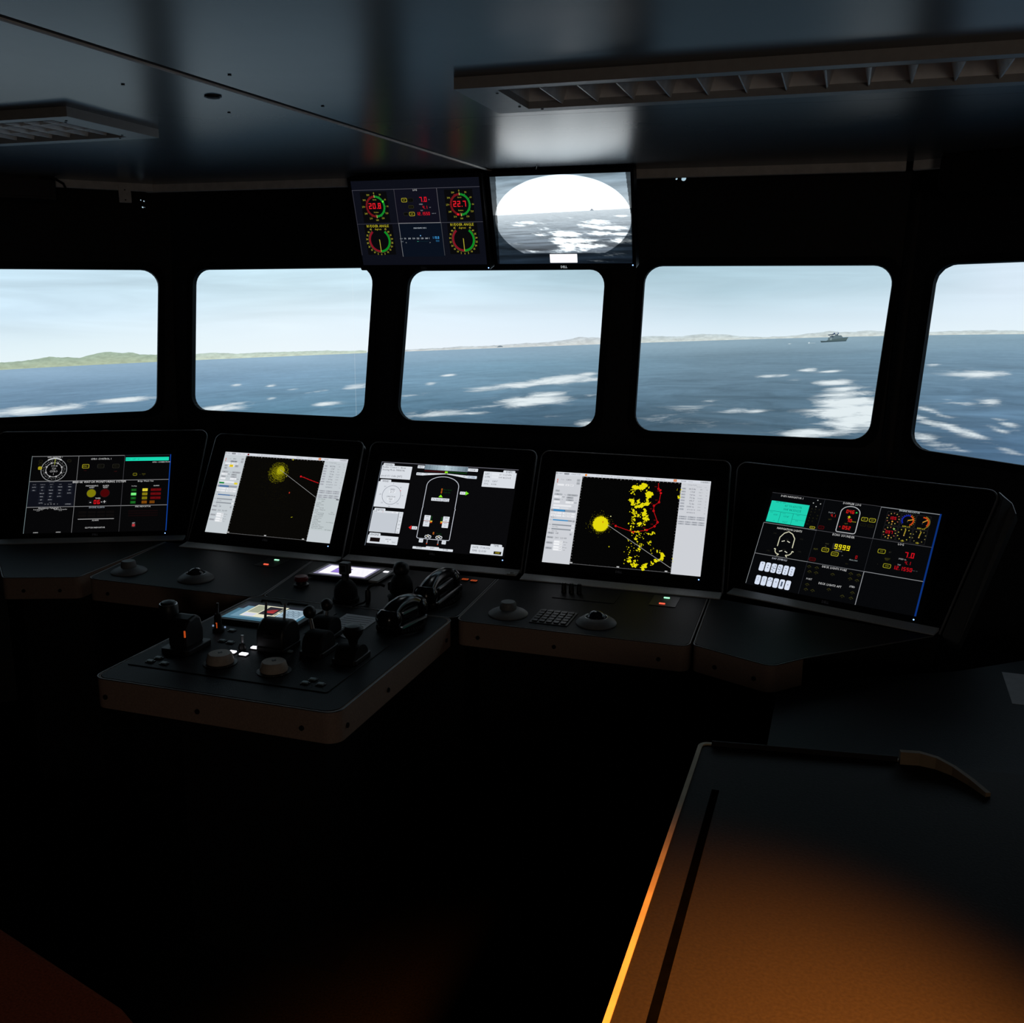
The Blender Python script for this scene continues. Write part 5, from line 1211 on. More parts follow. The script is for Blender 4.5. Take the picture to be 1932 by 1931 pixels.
    mb = MB(); mb.prism(rrect(-SW/2-.016, -SH/2-.0185, SW/2+.016, SH/2+.016, .004), -.028, -.0002, holes=[[(-SW/2,-SH/2),(SW/2,-SH/2),(SW/2,SH/2),(-SW/2,SH/2)]]); mb.build('bezel', M_case, mon)
    mb = MB(); mb.prism([(-SW/2,-SH/2),(SW/2,-SH/2),(SW/2,SH/2),(-SW/2,SH/2)], -.012, -.0015); sc = mb.build('screen', M_blk, mon)
    A = Art(SW, SH, -.0012); paint(A); A.build(sc)
    mb = MB(); mb.lathe([(.0022,-.0004),(.0022,.0006),(.001,.001)], 10, Matrix.Translation((SW/2-.004, -SH/2-.0105, 0))); mb.build('power_light', M_led_b, mon)
    A2 = Art(.05, .012, .0002); A2.group('maker_logo'); A2.text('DELL', .5, .5, .62, (26,26,28), 0); A2.build(mon)

# ------------------------------------------------------------------ two monitors hung above the middle window
for i, (c, yaw, tilt, paint, lb) in enumerate((((-.359,3.851,1.975), -18.7, -16.5, screen_rudder, 'overhead monitor with two rudder angle gauges, left of the bright sea picture'),
                                              ((.172,3.698,1.977), -18.6, -17.1, screen_lookout, 'overhead monitor with a bright round sea view and white caption box'))):
    Mw = frame_matrix(c, R(yaw), R(tilt))
    mon = empty('overhead_monitor', None, 0, lb, 'monitor', 'monitors hung above the middle window', mtx=Mw)
    x0, x1, y0, y1 = -SW/2-.0115, SW/2+.0115, -SH/2-.020, SH/2+.014
    mb = MB(); mb.prism(rrect(x0, y0, x1, y1, .006), -.045, .003, holes=[[(-SW/2,-SH/2),(SW/2,-SH/2),(SW/2,SH/2),(-SW/2,SH/2)]]); mb.build('housing', M_case, mon, bevel=.0015)
    mb = MB(); mb.prism([(-SW/2,-SH/2),(SW/2,-SH/2),(SW/2,SH/2),(-SW/2,SH/2)], -.02, -.0015); sc = mb.build('screen', M_blk, mon)
    A = Art(SW, SH, -.0012)
    if i == 0: paint(A)
    else: paint(A, sc)
    A.build(sc)
    mb = MB(); mb.lathe([(.0028,.0025),(.0026,.0036),(.001,.004)], 10, Matrix.Translation((SW/2-.001 if i else SW/2+.0045, -SH/2-.012+i*.006, 0))); mb.build('power_light', M_led_b, mon)
    mb = MB(); mb.box((0, 0, -.060), (.20, .14, .030)); mb.box((0, .0, -.12), (.06, .06, .10)); mb.build('wall_bracket', M_bolt, mon)
    A2 = Art(.05, .012, .0033); A2.group('maker_logo'); A2.text('DELL', .5, .5, .72, (200,206,212) if i else (16,16,18), 0); A2.build(mon)
    for ch in mon.children:
        if ch.name.startswith('maker_logo'): ch.location = (0, -SH/2-.011, 0)
for o in bpy.data.objects:
    if o.name.startswith('maker_logo') and o.parent.name.startswith('flush'): o.location = (0, -SH/2-.0095, 0)
# ------------------------------------------------------------------ pedestal console jutting out of the centre bay
PU0, PU1, PV0, PV1 = -1.655, -.996, 1.798, 2.498
def Lq(u, v): return (u-(PU0+PU1)/2, v-(PV0+PV1)/2)
ped = empty('pedestal_console', G((PU0+PU1)/2, (PV0+PV1)/2, 0), YAW, 'dark pedestal desk with beige sides jutting out before the centre console bay', 'console')
pp = rpoly([Lq(PU0,PV0), Lq(PU1,PV0), Lq(PU1,PV1), Lq(PU0,PV1)], [.030,.034,.030,.030], 7)
mb = MB(); mb.prism([(p[0]*.980, p[1]*.982) for p in pp], DZ-.014, DZ); mb.build('desk_top', M_desk, ped)
mb = MB(); mb.tube([(p[0], p[1], DZ-.0012) for p in pp], .0018, 6, closed=True); mb.build('desk_edge_highlight', M_edge, ped, smooth=True)  # edge highlight of the pedestal top, made as a thin added band
def skirt(name, poly, z0, z1, th, m, parent):
    mb = MB(); k = len(poly); inn = []
    for a in range(k):
        p = Vector(poly[a]); d0 = (p-Vector(poly[a-1])).normalized(); d1 = (Vector(poly[(a+1) % k])-p).normalized()
        nn = (Vector((-d0.y, d0.x))+Vector((-d1.y, d1.x))).normalized(); inn.append(tuple(p+nn*th))
    mb.prism(poly, z0, z1, holes=[inn]); return mb.build(name, m, parent)
skirt('fascia', pp, DZ-.076, DZ-.0010, .0075, M_fascia, ped)
mb = MB(); mb.prism([Lq(PU0+.12,PV0+.16), Lq(PU1-.12,PV0+.16), Lq(PU1-.12,PV1-.02), Lq(PU0+.12,PV1-.02)], 0, DZ-.02); mb.build('base_cabinet', M_base, ped)
mb = MB(); mb.prism([(p[0]*.97, p[1]*.97) for p in pp], DZ-.070, DZ-.060); mb.build('under_tray', M_base, ped)
for u, v, du, dv in ((-1.62,PV0,0,-1),(-1.36,PV0,0,-1),(-1.085,PV0,0,-1),(PU1,1.845,1,0),(PU1,2.06,1,0),(PU1,2.44,1,0)):
    x, y = Lq(u, v); mb = MB(); mb.cyl((x-du*.003, y-dv*.003, DZ-.047), (x+du*.003, y+dv*.003, DZ-.047), .0068, .006, 12); mb.build('fascia_bolt', M_bolt, ped)
mb = MB(); mb.prism(rrect(*Lq(-1.632,1.893), *Lq(-1.072,2.235), .006), DZ, DZ+.0022); mb.build('inset_plate', M_desk, ped, bevel=.0008)
mb = MB(); mb.prism(rrect(*Lq(-1.625,2.235), *Lq(-1.33,2.425), .004), DZ, DZ+.0016); mb.build('inset_plate', M_desk, ped, bevel=.0008)
IZ = DZ+.0022

def item(name, u, v, z, label, cat, group=None, rot=0.0): return empty(name, G(u, v, z+.0006), YAW+rot, label, cat, group)

# touch panels
def touch_panel(u0, u1, v0, v1, lift, tilt, label, paint, strip):
    t = item('touch_panel', (u0+u1)/2, (v0+v1)/2, DZ+lift, label, 'touch panel', 'touch panels')
    W, H = u1-u0, v1-v0; T = Matrix.Rotation(R(tilt), 4, 'X')
    mb = MB(); mb.prism(rrect(-W/2-.014, -H/2-.012, W/2+.014, H/2+.014, .006), 0, .010, T); mb.build('case', M_plast, t, bevel=.0012)
    sc = link('screen', MB().prism([(-W/2,-H/2),(W/2,-H/2),(W/2,H/2),(-W/2,H/2)], .010, .0105).mesh('screen', M_blk), t)
    sc.rotation_euler = (R(tilt), 0, 0)
    A = Art(W, H, .0108); paint(A); A.build(sc)
    if strip:
        x = W/2+.026; mb = MB(); mb.prism(rrect(x-.013, -H/2-.004, x+.020, H/2+.012, .003), 0, .007, T); mb.build('edge_strip', M_sill, t, bevel=.001)
        mb = MB(); mb.box((x, H/2-.014, .0075), (.016, .012, .002), T); mb.build('strip_light', M_led_w, t)
    return t
def paint_white(A):
    A.group('menu_page'); A.rect(0, 0, 1, 1, (122,118,146), 0); A.rr(.07, .10, .955, .90, (252,250,255), 1, .01)
    A.rect(.255, .28, .555, .76, (60,50,80), 1.5); A.rect(.26, .30, .55, .74, (150,120,214), 2); A.rect(.30, .36, .40, .50, (180,150,236), 3); A.rect(.42, .40, .50, .66, (196,170,240), 3)
    for r in range(4):
        for k in range(3): A.arc(.70+k*.085+(r % 2)*.04, .26+r*.16, .085, .012, 0, 360, (226,228,238), 2, 10)
    A.rect(.57, .16, .63, .84, (244,246,250), 2)
touch_panel(-1.585, -1.396, 2.735, 2.852, .004, 0, 'bright touch panel with white page and lavender box behind the joystick', paint_white, True)
def paint_blue(A):
    A.group('menu_page'); A.rect(0, 0, 1, 1, (60,104,126), 0); A.rect(0, 0, 1, .38, (24,24,36), .5); A.rect(.075, .20, .95, .88, (98,138,160), 1)
    A.rect(.18, .08, .63, .80, (226,224,196), 2); A.rect(.20, .12, .36, .56, (160,164,140), 3); A.rect(.20, .60, .36, .78, (206,210,226), 3)
    A.rect(.375, .13, .58, .62, (30,18,30), 3); A.poly([(.41,.42),(.47,.30),(.54,.26),(.555,.50),(.43,.50)], (150,34,38), 4); A.rect(.42, .44, .54, .50, (180,40,40), 5)
    A.rect(.585, .20, .625, .40, (110,110,100), 3); A.rect(.585, .46, .615, .60, (120,124,110), 3)
    A.rect(.65, .16, .95, .86, (146,170,186), 2); A.frame(.65, .16, .95, .86, (196,214,226), .02, 3)
    for r in range(5):
        for k in range(3): A.arc(.72+k*.08+(r % 2)*.04, .28+r*.115, .055, .014, 0, 360, (70,86,100) if r < 3 else (112,134,150), 4, 8)
touch_panel(-1.605, -1.378, 2.255, 2.395, .003, 0, 'blue touch panel with cream card and red symbol behind the twin throttle', paint_blue, False)
# paper notice beside it
nt_ = item('notice_sheet', -1.250, 2.335, DZ, 'grey printed notice sheet lying between lever unit and front telephone handset', 'paper')
mb = MB(); mb.prism([(-.050,-.045),(.058,-.100),(.055,.092),(-.052,.096)], .0002, .0010); mb.build('sheet', M_paper, nt_)
mb = MB()
for k in range(9):
    mb.box((.002, .075-k*.017, .0011), (.088 if k < 6 else .05, .0022, .0003))
mb.build('print_lines', M_screw, nt_)

# joystick in front of the bright panel
t = item('joystick', -1.364, 2.545, DZ, 'black joystick with square grip before the bright white touch panel', 'joystick')
mb = MB(); mb.lathe([(.040,0),(.040,.010),(.036,.014),(.035,.034),(.030,.050),(.020,.062),(.014,.066)], 28); mb.build('boot', M_rubber, t, smooth=True)
mb = MB(); mb.lathe([(.0135,.06),(.0115,.070),(.0115,.084),(.0135,.088)], 16); mb.build('stem', M_plast, t, smooth=True)
mb = MB(); mb.prism(rrect(-.0150, -.0140, .0150, .0140, .004), .084, .120); mb.build('grip', M_plast, t, bevel=.003)
mb = MB(); mb.prism(rrect(-.006, -.0165, .006, -.0135, .001), .094, .112); mb.build('trigger', M_rubber, t)
# emergency stop
t = item('emergency_button', -1.571, 2.638, DZ, 'dim red mushroom emergency button left of the joystick', 'button')
mb = MB(); mb.lathe([(.024,0),(.024,.006),(.017,.008),(.016,.016)], 20); mb.build('collar', M_plast, t, smooth=True)
mb = MB(); mb.lathe([(.012,.014),(.021,.018),(.022,.027),(.019,.032),(.008,.034)], 20); mb.build('push_head', M_red, t, smooth=True)
# ball topped lever with cable
t = item('tiller_lever', -1.205, 2.600, DZ, 'black ball-topped tiller lever right of the bright touch panel', 'lever')
mb = MB(); mb.lathe([(.040,0),(.040,.012),(.044,.016),(.030,.024),(.036,.030),(.034,.056),(.026,.076),(.018,.084)], 24); mb.build('ribbed_boot', M_rubber, t, smooth=True)
mb = MB(); mb.box((-.026, .0, .045), (.03, .03, .028)); mb.build('side_housing', M_plast, t, bevel=.006)
mb = MB(); mb.sphere((0, 0, .100), .025, 24, 14, (1,1,.95)); mb.build('ball_knob', M_plast, t, smooth=True)
t = item('plug_cable', -1.275, 2.560, DZ, 'thin black cable looping to an upright plug beside the tiller lever', 'cable')
mb = MB(); pts = [(.026,.016,.048),(.016,.012,.053),(0,.0,.056),(-.012,-.01,.050),(-.016,-.014,.040)]; mb.tube(pts, .0045, 8); mb.build('cord', M_rubber, t, smooth=True)
mb = MB(); mb.lathe([(.007,0),(.0085,.010),(.0085,.034),(.006,.042)], 14, Matrix.Translation((-.016,-.014,0))); mb.build('plug', M_plast, t, smooth=True)
mb = MB(); mb.tube([(-.016,-.02,.012),(-.02,-.035,.006),(-.03,-.055,.005),(-.035,-.075,.0045)], .0032, 8); mb.build('lead', M_rubber, t, smooth=True)

# telephone handsets in cradles
def handset(u, v, label, rot, k=1.0, group='telephone handsets'):
    t = item('telephone_handset', u, v, DZ, label, 'telephone', group, rot)
    mb = MB(); mb.prism(rrect(-.044, -.112*k, .044, .112*k, .02), 0, .020); mb.prism(rrect(-.030, -.070*k, .030, .070*k, .016), .018, .052); mb.build('cradle', M_gloss, t, bevel=.006)
    pts = []; rs = []
    for i in range(15):
        a = -1+2*i/14; pts.append((0, a*.090*k, .042+.022*(1-abs(a)**2.6))); rs.append(.023+.006*abs(a)**3)
    mb = MB(); mb.tube(pts, rs, 18); mb.build('handle', M_gloss, t, smooth=True)
    for sgn, nm in ((-1,'mouthpiece'),(1,'earpiece')):
        M = Matrix.Translation((0, sgn*.090*k, .042)) @ Matrix.Rotation(R(sgn*16), 4, 'X')
        mb = MB(); mb.lathe([(.026,-.024),(.034,-.021),(.037,-.008),(.035,.008),(.027,.018),(.012,.022)], 24, M); mb.build(nm, M_gloss, t, smooth=True)
        mb = MB()
        for q in range(12):
            w = q*math.pi/6; mb.lathe([(.0016,-.0015),(.0022,0),(.0008,.0012)], 6, Matrix.Translation((.031*math.cos(w), sgn*.090*k+.031*math.sin(w), .0205)))
        mb.build('rim_studs', M_steel, t)['kind'] = 'stuff'
    mb = MB(); pts = []
    for i in range(61):
        a = i/60; pts.append((.050+.022*math.sin(a*math.pi)+.006*math.cos(i*1.57), (-.108+a*.16)*k, .010+.006*math.sin(i*1.57)))
    mb.tube(pts, .0022, 6); mb.build('coiled_cord', M_rubber, t, smooth=True)
    return t
handset(-1.112, 2.660, 'glossy black telephone handset in the rear cradle, near the orange buttons', 0, 1.0)
handset(-1.108, 2.392, 'glossy black telephone handset in the front cradle, right of the notice sheet', R(-10), .70)
# orange lit keys
for k, (u, v) in enumerate(((-1.134,2.876),(-1.103,2.871),(-1.071,2.866))):
    t = item('lit_key', u, v, DZ, ('left orange outlined key, half hidden behind the rear telephone handset', 'middle one of the three orange outlined keys behind the rear handset', 'rightmost of the three orange outlined keys behind the rear handset')[k], 'button', 'orange keys')
    mb = MB(); mb.prism(rrect(-.011,-.008,.011,.008,.002), 0, .003); mb.build('key_cap', M_plast, t)
    mb = MB(); mb.prism(rrect(-.0105,-.0075,.0105,.0075,.002), .003, .0034, holes=[rrect(-.0075,-.0045,.0075,.0045,.001)]); mb.build('lit_rim', M_led_o, t)
    mb = MB(); mb.box((0,0,.0033), (.009,.002,.0005)); mb.build('lit_mark', M_led_o, t)

# twin lever throttle
t = item('throttle_unit', -1.336, 2.118, IZ, 'twin throttle with two thin silver levers before the blue touch panel', 'throttle')
R90 = Matrix.Rotation(math.pi/2, 4, 'Y')
mb = MB(); mb.prism(rrect(-.042,-.044,.042,.044,.008), 0, .012); mb.build('base_plate', M_plast, t, bevel=.002)
mb = MB(); prof = [(-.044,.010),(.044,.010)]+[(.044*math.cos(a), .036+.044*math.sin(a)) for a in [i*math.pi/14 for i in range(15)]]
mb.prism(prof, -.040, .040, Matrix(((0,0,1,0),(1,0,0,0),(0,1,0,0),(0,0,0,1)))); mb.build('dome_body', M_plast, t, bevel=.006, smooth=True)
for s in (-.036, .020):
    mb = MB(); mb.tube([(s,-.004,.060),(s-.002,.004,.085),(s-.005,.016,.116)], [.004,.0036,.0032], 10); mb.build('lever', M_steel, t, smooth=True)
mb = MB(); mb.box((0,-.0455,.045), (.030,.003,.012), Matrix.Rotation(0, 4, 'X')); mb.build('scale_plate', M_gloss, t)

# lever heads on the right
def lever_head(u, v, label, h, ball, lean, rot=0.0, name='control_lever', hb=.024):
    t = item(name, u, v, IZ, label, 'lever', None, rot)
    mb = MB(); mb.prism(rrect(-.034,-.046,.034,.046,.008), 0, .012); mb.build('base_plate', M_plast, t, bevel=.002)
    mb = MB(); prof = [(-.042,.010),(.042,.010)]+[(.040*math.cos(a), hb+.034*math.sin(a)) for a in [i*math.pi/14 for i in range(15)]]
    mb.prism(prof, -.028, .028, Matrix(((0,0,1,0),(1,0,0,0),(0,1,0,0),(0,0,0,1)))); mb.build('dome_body', M_rubber, t, bevel=.005, smooth=True)
    x, y = lean; mb = MB(); mb.tube([(x*.6,y*.6,min(.045, h*.5)),(x*.8,y*.8,h*.75),(x,y,h)], [.006,.0055,.005], 10); mb.build('lever', M_steel if ball else M_plast, t, smooth=True)
    if ball: mb = MB(); mb.sphere((x, y, h+.012), .017, 18, 12); mb.build('ball_knob', M_plast, t, smooth=True)
    else: mb = MB(); mb.lathe([(.010,h-.02),(.013,h-.004),(.024,h+.012),(.027,h+.026),(.020,h+.034),(.006,h+.036)], 20, Matrix.Translation((x,y,0))); mb.build('flared_knob', M_plast, t, smooth=True)
    return t
lever_head(-1.222, 2.125, 'black lever head with ball knob, right of the twin throttle', .088, True, (-.030,.012))
lever_head(-1.262, 2.235, 'smaller ball-topped lever standing behind the lever head right of the throttle', .074, True, (.000,.010))
lever_head(-1.118, 2.105, 'black lever with flared knob in front of the notice sheet', .054, False, (.004,.004), hb=.006)
# left control unit
t = item('control_unit', -1.560, 2.035, IZ, 'black control unit with round handle and orange slot light, left on the pedestal', 'control unit')
mb = MB(); mb.prism(rrect(-.040,-.055,.045,.050,.010), 0, .014); mb.build('base_plate', M_plast, t, bevel=.002)
mb = MB(); prof = [(-.038,.012),(.036,.012),(.038,.050),(.028,.082),(.010,.092),(-.018,.086),(-.038,.064)]
mb.prism(prof, -.026, .030, Matrix(((0,0,1,0),(1,0,0,0),(0,1,0,0),(0,0,0,1)))); mb.build('head_body', M_plast, t, bevel=.007)
mb = MB(); mb.cyl((-.024,.005,.070), (-.046,.005,.084), .010, .010, 14); mb.build('handle_arm', M_plast, t, smooth=True)
mb = MB(); mb.lathe([(.008,.0),(.022,.004),(.025,.018),(.024,.036),(.017,.046),(.006,.049)], 22, Matrix.Translation((-.050,.004,.074))); mb.build('round_handle', M_plast, t, smooth=True)
mb = MB(); mb.tube([(-.050+.0215*math.cos(a), .004+.0215*math.sin(a), .114) for a in [i*math.pi/12 for i in range(24)]], .0016, 6, closed=True); mb.build('handle_ring', M_steel, t, smooth=True)
mb = MB(); mb.prism(rrect(.0245,.044,.029,.062,.001), .0395-.0785, .041-.0785, Matrix(((1,0,0,0),(0,0,1,0),(0,1,0,0),(0,0,0,1)))); mb.build('slot_light', M_led_o, t)
# small lever with the orange spot and two pilot lamps
t = item('small_lever', -1.560, 2.176, IZ, 'small black lever with orange glow and two faint blue pilot lamps', 'lever')
mb = MB(); mb.lathe([(.016,0),(.016,.006),(.011,.010),(.010,.040),(.007,.050)], 16); mb.build('sleeve', M_rubber, t, smooth=True)
mb = MB(); mb.tube([(0,0,.045),(-.002,.004,.062),(-.002,.006,.078)], .0035, 8); mb.build('stick', M_plast, t, smooth=True)
mb = MB(); mb.box((.003,-.0105,.018), (.0025,.001,.012)); mb.box((.003,-.0112,.026), (.004,.001,.003)); mb.build('slot_light', M_led_o, t)
for s in (-1, 1): mb = MB(); mb.lathe([(.0024,.010),(.0024,.0135),(.001,.0145)], 8, Matrix.Translation((s*.019,.004,0))); mb.build('pilot_lamp', M_led_d, t)
# toggle
t = item('toggle_switch', -1.420, 2.078, IZ, 'tiny toggle switch with pale tip left of the twin throttle', 'switch')
mb = MB(); mb.lathe([(.010,0),(.010,.006),(.0075,.012),(.006,.016)], 14); mb.build('collar', M_plast, t, smooth=True)
mb = MB(); mb.tube([(0,0,.014),(0,.002,.026),(0,.003,.036)], [.003,.0035,.004], 8); mb.build('tip', M_steel, t, smooth=True)

# push buttons
def button(u, v, label, group, lit=False, w=.015, d=.0105):
    t = item('push_button', u, v, IZ, label, 'button', group)
    mb = MB(); mb.prism(rrect(-w/2-.003,-d/2-.003,w/2+.003,d/2+.003,.002), 0, .0015); mb.build('surround', M_plast, t)
    mb = MB(); mb.prism(rrect(-w/2,-d/2,w/2,d/2,.0015), .0012, .0042); mb.build('cap', M_led_w if lit else M_key, t)
button(-1.427, 2.044, 'leftmost brightly lit white button, behind the left cream knob', 'lit white buttons', True, .018, .013)
button(-1.391, 2.040, 'brightly lit white button nearest the right cream knob', 'lit white buttons', True, .020, .014)
button(-1.391, 2.090, 'brightly lit white button close to the foot of the twin throttle', 'lit white buttons', True, .017, .013)
for (u, v, lb, g) in ((-1.585,1.923,'dim blue button left in the trio before the control unit','dim buttons before the control unit'),(-1.543,1.922,'dim blue button right in the trio before the control unit','dim buttons before the control unit'),(-1.583+.003,1.949,'dim button at the back of the trio before the control unit','dim buttons before the control unit'),
    (-1.147,1.925,'dim button left in the trio at the right front of the pedestal','dim buttons at the right front'),(-1.140,1.949,'dim button at the back of the trio at the right front','dim buttons at the right front'),(-1.108,1.929,'dim button right in the trio at the right front','dim buttons at the right front'),
    (-1.503,2.110,'dim grey button just right of the control unit','dim buttons around the small lever'),(-1.475,2.118-.012,'dim button between the control unit and the toggle switch','dim buttons around the small lever'),(-1.527,2.190,'dim green-grey button in front of the blue touch panel, right of the small lever','dim buttons around the small lever'),
    (-1.290,2.096,'dim lone button right of the twin throttle foot','dim buttons around the small lever')): button(u, v, lb, g)
# cream knobs
def cream_knob(u, v, label):
    t = item('rotary_knob', u, v, IZ, label, 'knob', 'cream rotary knobs')
    mb = MB(); mb.lathe([(.042,0),(.042,.0015),(.038,.002)], 32); mb.build('dial_ring', M_plast, t, smooth=True)
    for k in range(11):
        a = R(-150+k*30); mb = MB(); mb.box((.0395*math.sin(a), .0395*math.cos(a), .0019), (.0016,.0016,.0006)); mb.build('dial_mark', M_cream, t)
    mb = MB(); mb.lathe([(.0335,.003),(.0345,.007),(.0315,.017),(.0295,.024),(.027,.0265),(.010,.027)], 32); mb.build('knob_body', M_cream, t, smooth=True)
    mb = MB(); mb.box((0,.002,.0273), (.012,.004,.0006)); mb.box((0,.002,.0273), (.003,.014,.0006)); mb.build('knob_print', M_bolt, t)
cream_knob(-1.414, 1.972, 'cream conical rotary knob left, beside the lit white buttons')
cream_knob(-1.258, 1.968, 'cream conical rotary knob right, at the front of the pedestal')
# grab bars at the rear of the front plate
for u, lb in ((-1.56,'thin black bar handle behind the blue touch panel, left of two'),(-1.47,'thin black bar handle behind the blue touch panel, right of two')):
    t = item('bar_handle', u, 2.445, DZ, lb, 'handle', 'bar handles behind the blue touch panel')
    mb = MB(); mb.tube([(-.034,0,0),(-.032,0,.007),(.032,0,.007),(.034,0,0)], .0035, 8); mb.build('bar', M_plast, t, smooth=True)

# ------------------------------------------------------------------ fittings on the two radar desks
def dish(u, v, label, ball):
    t = item('trackball' if ball else 'dial_knob', u, v, DZ, label, 'trackball' if ball else 'knob', 'round dishes on the radar desks')
    mb = MB(); mb.lathe([(.058,0),(.058,.003),(.054,.008),(.036,.020),(.033,.020),(.031,.016)] if ball else [(.058,0),(.058,.003),(.052,.008),(.034,.016),(.030,.017),(.012,.017)], 36); mb.build('dish', M_ring, t, smooth=True)
    if ball: mb = MB(); mb.lathe([(.0265,.006)]+[(max(1e-4, .028*math.cos(a)), .010+.028*math.sin(a)) for a in [i*math.pi/20 for i in range(11)]], 28); mb.build('ball', M_ball, t, smooth=True); mb = MB(); mb.tube([(.032*math.cos(a), .032*math.sin(a), .0195) for a in [i*math.pi/18 for i in range(36)]], .0014, 6, closed=True); mb.build('rim_ring', M_steel, t, smooth=True)
    else: mb = MB(); mb.lathe([(.024,.014),(.025,.020),(.023,.034),(.020,.038),(.006,.039)], 28); mb.build('knob_body', M_ring, t, smooth=True)
dish(-2.194, 2.592, 'grey knob on a wide dish, left radar desk', False)
dish(-1.932, 2.592, 'trackball in a wide grey dish, left radar desk', True)
dish(-.860, 2.585, 'grey knob on a wide dish, right radar desk beside the keypad', False)
dish(-.598, 2.588, 'trackball in a wide grey dish, right radar desk', True)
t = item('keypad', -.725, 2.595, DZ, 'black keypad with rows of small keys between the two dishes', 'keypad')
mb = MB(); mb.prism(rrect(-.056,-.062,.056,.062,.004), 0, .002); mb.build('plate', M_plast, t, bevel=.0006)
kb = None
for r in range(5):
    for k in range(5):
        if kb is None: mb = MB(); mb.prism(rrect(-.0075,-.0085,.0075,.0085,.002), .002, .0055); kb = mb.build('key', M_plast, t, bevel=.0006); b = kb
        else: b = kb.copy(); COL.objects.link(b); b.parent = t
        b.location = (-.042+k*.021, -.046+r*.023, 0)
for k, u in enumerate((-.763,-.739,-.714)):
    t = item('selector_knob', u, 2.845, DZ, ('leftmost of three short black knobs below the land echo radar', 'middle one of three short black knobs below the land echo radar', 'rightmost of three short black knobs below the land echo radar')[k], 'knob', 'short black knobs')
    mb = MB(); mb.lathe([(.0085,0),(.0085,.004),(.0078,.006),(.0082,.010),(.0074,.028),(.005,.031)], 16); mb.build('knob_body', M_plast, t, smooth=True)
    mb = MB(); mb.box((0,-.0078,.018), (.0014,.001,.016)); mb.build('pointer', M_ring, t)
t = item('knob_plate', -.70, 2.848, DZ, 'flat black plate under the three short black knobs', 'panel')
mb = MB(); mb.prism([(-.084,-.066),(.110,-.066),(.110,.058),(-.084,.058)], 0, .0012); mb.build('plate', M_desk, t, bevel=.0004)
for o in list(bpy.data.objects):
    if o.name.startswith('selector_knob'): o.location.z += .0012
def led_plate(u, v, label):
    t = item('indicator_panel', u, v, DZ, label, 'indicator panel', 'indicator panels')
    mb = MB(); mb.prism(rrect(-.040,-.052,.040,.052,.003), 0, .0014); mb.build('plate', M_plast, t, bevel=.0005)
    for dv, m, nm in ((.031, M_led_g, 'green_light'), (-.031, M_led_r, 'red_light')):
        mb = MB(); mb.prism(rrect(-.010+(-.002 if dv < 0 else .002), dv-.0035, .008+(-.002 if dv < 0 else .002), dv+.0035, .002), .0012, .0034); mb.build(nm, m, t)
led_plate(-.449, 2.858, 'small plate with a green and a red light, right radar desk')
led_plate(-1.809, 2.848, 'small plate with a green and a red light, left radar desk')
t = item('socket', -.972, 2.958, DZ+.0098, 'small square socket in the sill between two console bays', 'socket')
mb = MB(); mb.prism(rrect(-.014,-.012,.014,.012,.002), 0, .004, holes=[rrect(-.006,-.005,.006,.005,.001)]); mb.build('surround', M_sill, t); mb = MB(); mb.box((0,0,.0012), (.014,.012,.0015)); mb.build('opening', M_bolt, t)

# ------------------------------------------------------------------ chart table and the dark wing desk
TZ = .90
ct = empty('chart_table', G(.4, 1.1, 0), YAW, 'dark topped chart table with pale wood edging under amber lamp light', 'table')
def Lc(u, v): return (u-.4, v-1.1)
cp = rpoly([Lc(-.203,.42), Lc(1.0,.42), Lc(1.0,1.80), Lc(.155,1.748), Lc(-.193,1.702)], [0,0,0,0,.020], 7)
mb = MB(); mb.prism([(p[0]+.004 if p[0] < -.55 else p[0], p[1]-.004 if p[1] > .5 else p[1]) for p in cp], TZ-.035, TZ); mb.build('table_top', M_table, ct)
k = [i for i, p in enumerate(cp)]
lip = [p for p in cp if not (p[0] > .55)]
lip = [Lc(-.203,.42)]+[p for p in reversed(cp[3:-0 or None])] if False else None
edge_path = [Lc(-.203,.42)]+[p for p in reversed(cp) if p[0] < -.56 and p[1] > .5]+[Lc(.155,1.748)]
def band(path, w, z0, z1):
    mb = MB(); k = len(path); L = []; Rr = []
    for i in range(k):
        p = Vector(path[i]); d = (Vector(path[min(i+1,k-1)])-Vector(path[max(i-1,0)])).normalized(); n = Vector((d.y, -d.x))
        L.append(p-n*0); Rr.append(p+n*w)
    for i in range(k-1):
        a, b, c, d = L[i], L[i+1], Rr[i+1], Rr[i]
        mb.add([(a.x,a.y,z0),(b.x,b.y,z0),(c.x,c.y,z0),(d.x,d.y,z0),(a.x,a.y,z1),(b.x,b.y,z1),(c.x,c.y,z1),(d.x,d.y,z1)], [(7,6,5,4),(0,1,2,3),(0,4,5,1),(2,6,7,3)]+([(0,3,7,4)] if i == 0 else [])+([(1,5,6,2)] if i == k-2 else []))
    return mb
band(edge_path, .0075, TZ-.035, TZ+.0025).build('wood_edging', M_wood, ct)
mb = MB(); mb.prism([Lc(-.1560,.42), Lc(-.1440,.42), Lc(-.1370,1.530), Lc(-.1490,1.530)], TZ-.0005, TZ+.0006); mb.build('black_inlay', M_inlay, ct)
mb = MB(); mb.prism([Lc(-.10,.45), Lc(.98,.45), Lc(.98,1.66), Lc(-.10,1.60)], 0, TZ-.036); mb.build('cabinet_body', M_base, ct)
rail = [Lc(.152,1.738), Lc(.185,1.744), Lc(.215,1.738), Lc(.243,1.720), Lc(.268,1.690), Lc(.290,1.655)]
rb = band(rail, .010, TZ+.0005, TZ+.024)
for i, p in enumerate(rb.v):
    if p[2] > TZ+.01: rb.v[i] = (p[0], p[1], TZ+.024-max(0, p[0]+.20)*.19)
rb.build('fiddle_rail', M_rail, ct)
